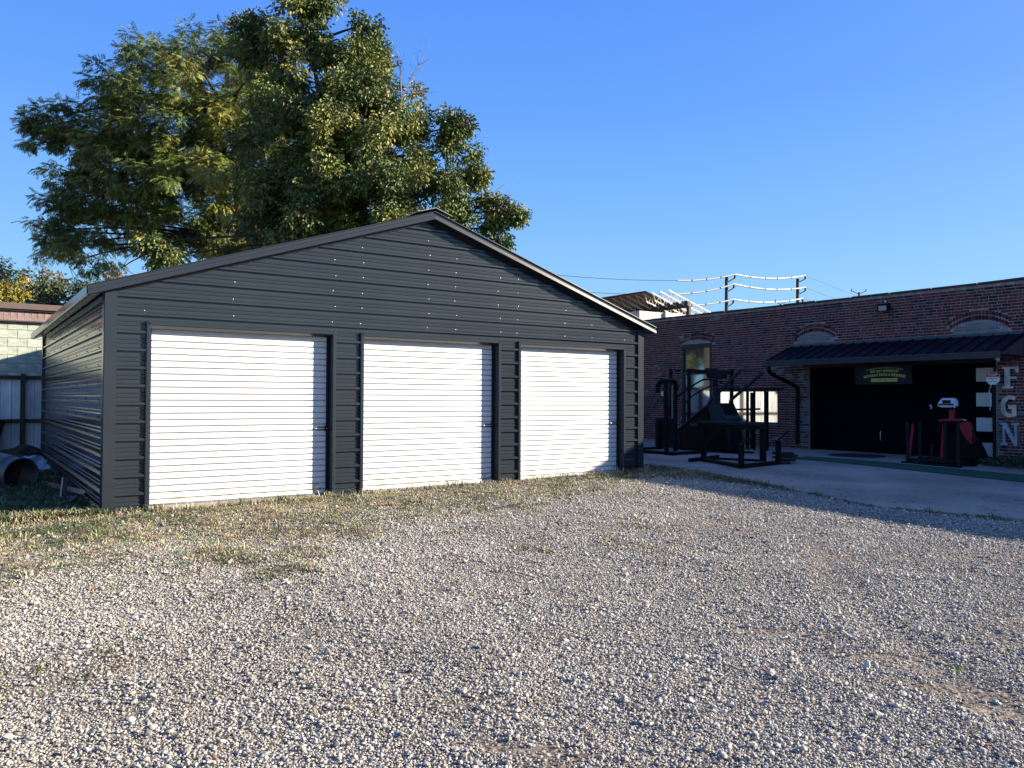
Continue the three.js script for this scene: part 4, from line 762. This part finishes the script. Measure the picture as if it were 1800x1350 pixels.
function tree({ name, label, baseAt, depth, lobes, kind, palette, fork, density, shrink = 1, group, gapSeed = 0, trunkR = .28 }) {
  const base = V3(baseAt.x, gyW(baseAt.x, baseAt.z) - .1, baseAt.z), t = wthing(name, label, 'tree', base, group), pos = [], col = [], tw = [];
  const R = p => p.clone().sub(base);
  const fk = fork.map(f => R(pd(f[0], f[1], f[2] ?? depth)));
  let prev = V3(0, 0, 0); const tr = [];
  fk.forEach((p, i) => { tr.push(limbGeo(prev, p, trunkR * (1 - i * .18), trunkR * (1 - (i + 1) * .18), .04, 10)[0]); prev = p; });
  mesh('trunk', merge(tr), bark, t);
  for (const [px, py, rp, dz = 0] of lobes) {
    const dep = depth + dz, c = R(pd(px, py, dep)), r = rp / F * dep * shrink, f = fk.reduce((a, b) => b.distanceTo(c) < a.distanceTo(c) ? b : a, fk[0]);
    const [g, crv] = limbGeo(f, c, .05 + r * .025, .022, .10, 6); mesh('limb', g, bark, t);
    const nc = Math.round(clamp(r * r * 12, 9, 130));
    for (let k = 0; k < nc; k++) {
      const far = rnd() < .20, dir = inSphere().normalize(), rad = r * (.40 + .60 * Math.cbrt(rnd())) * (far ? rr(1.1, 1.45) : 1), cc = c.clone().add(dir.clone().multiplyScalar(rad).multiply(V3(1, .85, 1)));
      if (noise(cc.x * .9 + gapSeed, cc.y * .9, cc.z * .9) < -.28) continue;
      if (k % 2 === 0) tw.push(limbGeo(c.clone().lerp(cc, .12), cc, .016, .006, .12, 4)[0]);
      const cr = rr(.30, .56) * Math.min(1, .5 + r * .3) * (far ? .72 : 1), pal = palette[Math.min(palette.length - 1, Math.floor(Math.pow(rnd(), 1.4) * palette.length))], n = Math.round(density * cr * cr * 10);
      for (let i = 0; i < n; i++) {
        const o = inSphere(); if (kind === 'pinnate') o.y *= .55; const p = cc.clone().addScaledVector(o, cr), d = o.clone().multiplyScalar(.45).add(dir.clone().multiplyScalar(.35)).add(V3(rr(-1, 1), 0, rr(-1, 1)).multiplyScalar(.75)); d.y += rr(-.6, .2);
        const pc = pal.map(x => x * rr(.8, 1.2));
        if (kind === 'pinnate') sprig(pos, col, p, d.normalize(), rr(.26, .42), pc);
        else { // a twig with alternate hanging leaves
          d.normalize(); const q = p.clone(); for (let j = 0; j < 5; j++) { q.addScaledVector(d, .05); const ld = d.clone().add(V3(rr(-1, 1), rr(-1.2, .1), rr(-1, 1)).multiplyScalar(.9)); leaf(pos, col, q, ld, rr(.075, .135), rr(.022, .037), pc); }
        }
      }
    }
  }
  const tg = mesh('twig', merge(tw), bark, t); tg.userData.kind = 'stuff';
  const cw = mesh('crown', geoFrom(pos, null, col), leafMat(), t); cw.userData.kind = 'stuff';
  console.log(name, pos.length / 9, 'tris'); return { t, R };
}
tree({
  name: 'ailanthus_tree', label: 'spreading dark green tree with feathery compound leaves behind the garage', baseAt: pd(400, 700, 32), depth: 32, kind: 'pinnate', density: 24, trunkR: .34,
  palette: [[.09, .12, .03], [.115, .15, .034], [.145, .175, .04], [.19, .205, .046], [.25, .25, .06]], fork: [[405, 560], [395, 420], [390, 300], [400, 190]],
  lobes: [[415, 62, 34], [450, 130, 48, -5], [475, 230, 58, -6], [425, 320, 58, -5], [500, 170, 38, -6], [140, 240, 50], [230, 230, 60], [60, 215, 16], [180, 330, 50], [85, 430, 24], [150, 425, 46], [85, 212, 34], [75, 250, 22], [150, 330, 50], [110, 360, 34], [70, 402, 22], [210, 345, 55], [480, 150, 60, 3], [520, 240, 70, 3], [105, 222, 46], [165, 205, 55], [215, 150, 55, 1], [255, 105, 48, 1], [335, 85, 50, .5], [300, 130, 60], [400, 90, 48, 1], [440, 110, 55, 2], [370, 150, 70, -1], [280, 205, 80, -.6], [190, 260, 62, -.5], [120, 265, 36], [350, 240, 90, -1], [440, 210, 85, 0], [250, 290, 70, -1], [340, 320, 85, -1], [430, 300, 85, 0], [160, 345, 42, 0], [125, 390, 42, 0], [85, 405, 26], [190, 395, 52, .5], [180, 445, 48, 1], [120, 465, 36, 1], [215, 470, 38, 1.5], [300, 385, 60, 0], [370, 400, 75, .5], [440, 390, 80, .5], [105, 305, 26], [330, 445, 45, 1], [420, 445, 50, 1], [245, 395, 34, .5], [260, 345, 45]],
});
const bl = tree({
  name: 'broadleaf_tree', label: 'tall mid green broadleaf tree with a bare dead branch behind the garage', baseAt: pd(610, 700, 25.8), depth: 25.8, kind: 'simple', density: 80, trunkR: .3, gapSeed: 31,
  palette: [[.06, .085, .022], [.08, .11, .026], [.11, .14, .03], [.145, .165, .036], [.20, .205, .05]], fork: [[610, 560], [600, 420], [590, 290], [560, 160], [545, 80]],
  lobes: [[455, 85, 38, .6], [440, 60, 24, .6], [478, 52, 34, .5], [535, 35, 42, 0], [560, 5, 26, .4], [590, 70, 46, 0], [640, 45, 20], [520, 105, 58, 0], [610, 130, 66, .5], [660, 130, 52, 1], [545, 190, 80, -.5], [640, 210, 80, -.6], [700, 190, 52, .5], [500, 260, 80, 0], [590, 290, 95, -1], [690, 280, 80, -.8], [755, 235, 42, .3], [765, 290, 46], [800, 222, 16], [808, 262, 20], [740, 345, 68, -1], [650, 370, 90, -1], [550, 370, 90, -.8], [480, 350, 70, 0], [800, 335, 40, 0], [820, 370, 34, 0], [840, 305, 14], [845, 350, 16], [872, 370, 11], [903, 377, 6], [860, 402, 10], [880, 432, 7], [790, 400, 40], [600, 420, 70, 0], [490, 420, 60, 0], [258, 428, 10, -3], [285, 452, 13, -3], [520, 440, 50, -1]],
});
{ // the bare branch on the broadleaf tree
  const P = (x, y) => bl.R(pd(x, y, 25.4)), gs = [], seg = (a, b, r0, r1) => gs.push(limbGeo(P(...a), P(...b), r0, r1, .04, 5)[0]);
  seg([668, 320], [700, 210], .05, .035); seg([700, 210], [706, 175], .035, .028); seg([706, 175], [704, 120], .026, .014); seg([704, 120], [696, 75], .014, .005); seg([706, 175], [735, 115], .022, .014); seg([735, 115], [752, 85], .012, .004); seg([735, 115], [757, 103], .008, .003); seg([704, 130], [698, 95], .008, .003); seg([704, 120], [712, 90], .007, .003); seg([710, 165], [768, 162], .010, .003); seg([735, 115], [733, 80], .007, .002); seg([752, 85], [757, 66], .004, .002);
  for (let i = 0; i < 26; i++) { const a = [rr(698, 745), rr(80, 180)]; const b = [a[0] + rr(-16, 18), a[1] - rr(6, 24)]; if (Math.abs(a[0] - 706) < 14 || a[0] - 706 > (175 - a[1]) * .4) seg(a, b, .005, .002); }
  for (const [x, y] of [[800, 240], [830, 300], [860, 345], [880, 365], [850, 390]]) for (let i = 0; i < 5; i++) seg([x, y], [x + rr(8, 45), y + rr(-35, 12)], .006, .002);
  mesh('dead_branch', merge(gs), M([.20, .15, .12], { roughness: .95 }), bl.t);
}
tree({
  name: 'yellow_tree', label: 'distant yellow green autumn tree over the block building roof', baseAt: pd(-5, 700, 36), depth: 36, kind: 'simple', density: 60, trunkR: .3, gapSeed: 77,
  palette: [[.20, .17, .03], [.26, .21, .035], [.17, .17, .035], [.32, .24, .03]], fork: [[-5, 600], [-5, 540]], lobes: [[2, 490, 30], [20, 515, 30], [-30, 500, 45], [0, 535, 30], [35, 528, 18], [-60, 520, 50], [-20, 465, 20]],
});
tree({
  name: 'rusty_tree', label: 'distant mixed green and rust tree low behind the block building', baseAt: pd(140, 700, 28), depth: 28, kind: 'simple', density: 60, trunkR: .3, gapSeed: 15,
  palette: [[.05, .07, .03], [.08, .09, .035], [.14, .11, .05], [.20, .13, .06]], fork: [[140, 620], [140, 540]], lobes: [[75, 500, 20], [110, 520, 22], [150, 530, 30], [190, 520, 30], [85, 535, 18], [160, 560, 60], [240, 560, 60], [110, 575, 45], [320, 560, 60]],
});
{ // thin far pole left
  const t = wthing('light_pole', 'thin grey pole rising beyond the block building roof', 'pole', pd(46, 700, 45).setY(0)), y = pd(46, 484, 45).y; mesh('shaft', rodGeo([0, 0, 0], [0, y, 0], .05, .04), galv, t); mesh('cap', new THREE.SphereGeometry(.06, 8, 6), galv, t, [0, y, 0]);
}
console.log('trees done');

/* ------------------------------------------------------------------ gravel and grass */
const inGarage = (u, v) => u > -.06 && u < GW + .06 && v > -.04;
function grassAt(u, v) {                           // cover 0..1
  let g = 0; const n = fbm(u * .55 + 3, v * .55 + 8, 3), n2 = fbm(u * 1.6 + 1, v * 1.6, 3);
  if (v < .05) {
    const d = -v, reach = u < 4 ? 3.6 - .22 * Math.max(0, u) : 2.7 - .30 * (u - 4);
    g = Math.max(g, sstep(reach + .4, reach * .15, d + n * 1.6) * (.55 + .9 * n2 + (d < .35 ? .35 : 0)));
    g = Math.max(g, .6 * sstep(.16, .36, n + .4 * n2) * sstep(6.5, 2, d) * sstep(8, 3, u));
    if (u < 1) g = Math.max(g, sstep(3.1, 1.2, d + n) * (.5 + n2));
  } else if (u < 0) g = Math.max(g, .75 + n2);
  const e = edgeU(v) - u; // verge along the paved apron
  if (e > -.05 && e < 1.2 && v < 1.2 && v > -8) g = Math.max(g, sstep(.15 + .9 * sstep(-4.2, .2, v), 0, e + .25 * n) * (.5 + n2 + .6 * sstep(-3.4, -.4, v)));
  return clamp(g, 0, 1);
}
const bare = [[1540, 1140, .30, .10], [1735, 1200, .55, .13], [1375, 1095, .40, .10], [1600, 1160, .16, .08], [930, 1290, .3, .1], [1780, 1228, .4, .12], [1000, 1330, .25, .1]].map(([x, y, a, b]) => { const q = pg(x, y, -.1); return [q[0], q[2], a, b]; });
function bareAt(u, v) { let m = 0; for (const [a, c, ru, rv] of bare) { const du = u - a, dv = v - c, s = du * .62 - dv * .78, t = du * .78 + dv * .62; m = Math.max(m, 1.25 - Math.hypot(s / ru, t / rv) + .55 * fbm(u * 5, v * 5, 2)); } return clamp(m * 1.4, 0, 1); }
function rutAt(u, v) { return Math.exp(-Math.pow((v + 7.2 + (u - 4.6) * -1.05 + .35 * noise(u * .6, 2)) / .30, 2)) * sstep(7, 5, u) * sstep(2.2, 3.4, u); }
const stoneGeos = [0, 1, 2, 3].map(k => { const g = new THREE.IcosahedronGeometry(.5, 0), p = g.attributes.position, mp = {}; for (let i = 0; i < p.count; i++) { const key = [p.getX(i), p.getY(i), p.getZ(i)].map(x => x.toFixed(3)).join(); mp[key] ??= [rr(.72, 1.2), rr(.72, 1.15), rr(.72, 1.2)]; const s = mp[key]; p.setXYZ(i, p.getX(i) * s[0], p.getY(i) * s[1] * .68, p.getZ(i) * s[2]); } g.computeVertexNormals(); return g; });
{
  const mats = stoneGeos.map(() => []), cols = stoneGeos.map(() => []), o = new THREE.Object3D();
  const add = (x, z, sz, lift) => {
    const [u, v] = toUV(x, z); if (inGarage(u, v) || edgeU(v) - u < .02) return; if (v > 0 && u < 0 && rnd() > .06) return;
    const gr = grassAt(u, v); if (rnd() < gr * .5) return; const fines = sstep(.10, .34, fbm(u * .62 + 11, v * .62 + 5, 4)); if (rnd() < fines * .52 + (rutAt(u, v) + rutAt(u, v + 1.55) * .8) * .40) return; if (rnd() < bareAt(u, v) * .80) return;
    o.position.set(x, gy(u, v) + sz * lift, z); o.rotation.set(rr(-.5, .5), rr(0, 6.28), rr(-.5, .5)); o.scale.set(sz * rr(.8, 1.35), sz * rr(.7, 1.1), sz * rr(.7, 1.1)); o.updateMatrix();
    const k = rnd() * 4 | 0; mats[k].push(o.matrix.clone());
    const q = rnd(); let c; const b = rr(.26, .50) * (1 + .25 * fbm(u * .7 + 40, v * .7, 3));
    if (q < .70) c = [b, b * .95, b * .81]; else if (q < .84) c = [b * .62, b * .60, b * .54]; else if (q < .93) c = [b * .85, b * .72, b * .56]; else if (q < .982) c = [.10, .095, .09]; else if (q < .985) c = [.26, .10, .07]; else c = [b * 1.25, b * 1.19, b * 1.03];
    cols[k].push(c);
  };
  for (let z = -1.7; z > -17; ) {
    const d = -z, cell = clamp(.0108 + .00098 * (d - 3), .0108, .025), half = d * .665 + 2.0;
    for (let x = -half; x < half; x += cell) { const r = rnd(), sz = r < .66 ? rr(.007, .0135) : r < .955 ? rr(.012, .020) : r < .996 ? rr(.019, .030) : rr(.030, .044); add(x + rr(-.5, .5) * cell, z + rr(-.5, .5) * cell, sz * (1 + .04 * Math.max(0, d - 4)), rr(-.1, .55)); }
    z -= cell;
  }
  const g = new THREE.Group(); g.name = 'gravel'; g.userData = { kind: 'stuff', label: 'loose pale crushed stone covering the lot', category: 'gravel' }; scene.add(g);
  let tot = 0; stoneGeos.forEach((geo, k) => { const n = mats[k].length; tot += n; const im = new THREE.InstancedMesh(geo, M([1, 1, 1], { roughness: .9 }), n); im.name = 'gravel_stones'; im.userData.kind = 'stuff'; im.castShadow = im.receiveShadow = true; const c = new THREE.Color(); for (let i = 0; i < n; i++) { im.setMatrixAt(i, mats[k][i]); im.setColorAt(i, c.setRGB(...cols[k][i])); } g.add(im); });
  console.log('stones', tot);
}
{
  const tuft = (n, hMin, hMax, spread, lean) => { const pos = [], uv = []; for (let i = 0; i < n; i++) { const a = rr(0, 6.28), r = Math.sqrt(rnd()) * spread, x = Math.cos(a) * r, z = Math.sin(a) * r, h = rr(hMin, hMax), b = rr(0, 6.28), l = lean * rr(.3, 1) * h, dx = Math.cos(b) * l, dz = Math.sin(b) * l, w = rr(.0018, .0040), px = -Math.sin(b + rr(-1, 1)) * w, pz = Math.cos(b) * w; const m = [x + dx * .35, h * .62, z + dz * .35], t = [x + dx, h * (1 - .25 * lean), z + dz]; pos.push(x - px, 0, z - pz, x + px, 0, z + pz, m[0] + px, m[1], m[2] + pz, x - px, 0, z - pz, m[0] + px, m[1], m[2] + pz, m[0] - px, m[1], m[2] - pz, m[0] - px, m[1], m[2] - pz, m[0] + px, m[1], m[2] + pz, t[0], t[1], t[2]); } return geoFrom(pos); };
  const kinds = [tuft(16, .02, .055, .06, 1.2), tuft(12, .035, .10, .05, 1.0), tuft(20, .008, .03, .07, 1.5)], mats = kinds.map(() => []), cols = kinds.map(() => []), o = new THREE.Object3D();
  const straw = [[.34, .30, .18], [.28, .245, .14], [.40, .355, .235], [.22, .19, .115]], green = [[.085, .105, .04], [.12, .14, .055], [.07, .09, .035]], brown = [[.16, .10, .06], [.12, .08, .05]];
  const put = (u, v, k, c, s) => { const p = lot(u, gy(u, v) - .004, v); o.position.copy(p); o.rotation.set(0, rr(0, 6.28), 0); o.scale.setScalar(s); o.updateMatrix(); mats[k].push(o.matrix.clone()); cols[k].push(c); };
  const area = (u0, u1, v0, v1, cell) => { for (let u = u0; u < u1; u += cell) for (let v = v0; v < v1; v += cell) {
    const uu = u + rr(-.5, .5) * cell, vv = v + rr(-.5, .5) * cell; if (inGarage(uu, vv) || edgeU(vv) - uu < -.04) continue; const g = grassAt(uu, vv); if (rnd() > g * (uu > 2 && vv > -3 && uu < 8.6 ? .85 : 1.05)) continue;
    const shade = uu < .1 && vv > -.1, gn = fbm(uu * .8 + 20, vv * .8, 3) + (shade ? .5 : 0) + (uu > 8 ? .30 : 0), q = rnd(), pal = q < .5 + gn * 1.3 - .25 ? green : q < .93 ? straw : brown, c = pal[rnd() * pal.length | 0].map(x => x * rr(.8, 1.2));
    put(uu, vv, shade ? (rnd() < .6 ? 1 : 0) : rnd() < .70 ? 2 : rnd() < .88 ? 0 : 1, c, rr(.7, 1.25) * (shade ? 1.5 : 1)); } };
  area(-6.5, 10.2, -6.5, .1, .0245); area(-6, 0, .1, 11.2, .06); area(7.5, 10.6, -9, 1.2, .04);
  for (let i = 0; i < 60; i++) { const u = rr(-4, 6), v = rr(-9, -3); if (fbm(u * .9, v * .9, 2) > .12) for (let k = 0; k < 9; k++) put(u + rr(-.12, .12), v + rr(-.08, .08), 2, (rnd() < .5 ? brown : straw)[rnd() * 2 | 0], rr(.6, 1.1)); }
  // taller seed stems against the walls
  for (let i = 0; i < 420; i++) { const left = rnd() < .3, u = left ? rr(-4.5, .1) : rr(-.1, 9.2), v = left ? rr(-.25, .15) : rr(-.20, -.07), c = (rnd() < .75 ? straw : green)[rnd() * 3 | 0]; if (!left && u > 3 && rnd() < .45) continue; put(u, v, rnd() < .5 ? 1 : 0, c, rr(.9, 1.9)); }
  const g = new THREE.Group(); g.name = 'dry_grass'; g.userData = { kind: 'stuff', label: 'patchy dry and green grass along the garage', category: 'grass' }; scene.add(g);
  kinds.forEach((geo, k) => { const n = mats[k].length, im = new THREE.InstancedMesh(geo, M([1, 1, 1], { roughness: .8 }), n); im.name = 'grass_tufts'; im.userData.kind = 'stuff'; im.castShadow = im.receiveShadow = true; const c = new THREE.Color(); for (let i = 0; i < n; i++) { im.setMatrixAt(i, mats[k][i]); im.setColorAt(i, c.setRGB(...cols[k][i])); } g.add(im); console.log('grass', n); });
}

{
  const q = pg(1685, 1166, -.1), t = thing('fallen_leaf', 'single yellow green leaf lying on the gravel track', 'leaf', [q[0], gy(q[0], q[2]) + .025, q[2]], .7), g = new THREE.PlaneGeometry(.05, .07, 4, 6), p = g.attributes.position;
  for (let i = 0; i < p.count; i++) { const x = p.getX(i), y = p.getY(i), w = Math.cos(y / .07 * 2.9); p.setXYZ(i, x * w, .012 * Math.abs(x) * 40 * .3 + .006 * Math.sin(y * 60), y); } g.computeVertexNormals(); mesh('blade', g, M([.30, .36, .05], { roughness: .6 }), t);
}
/* ------------------------------------------------------------------ draw */
const renderer = new THREE.WebGLRenderer({ antialias: true });
renderer.toneMapping = THREE.LinearToneMapping; renderer.toneMappingExposure = EXPOSURE;
renderer.shadowMap.enabled = true; renderer.shadowMap.type = THREE.PCFSoftShadowMap;
renderer.setSize(1024, 768);
renderer.render(scene, camera);
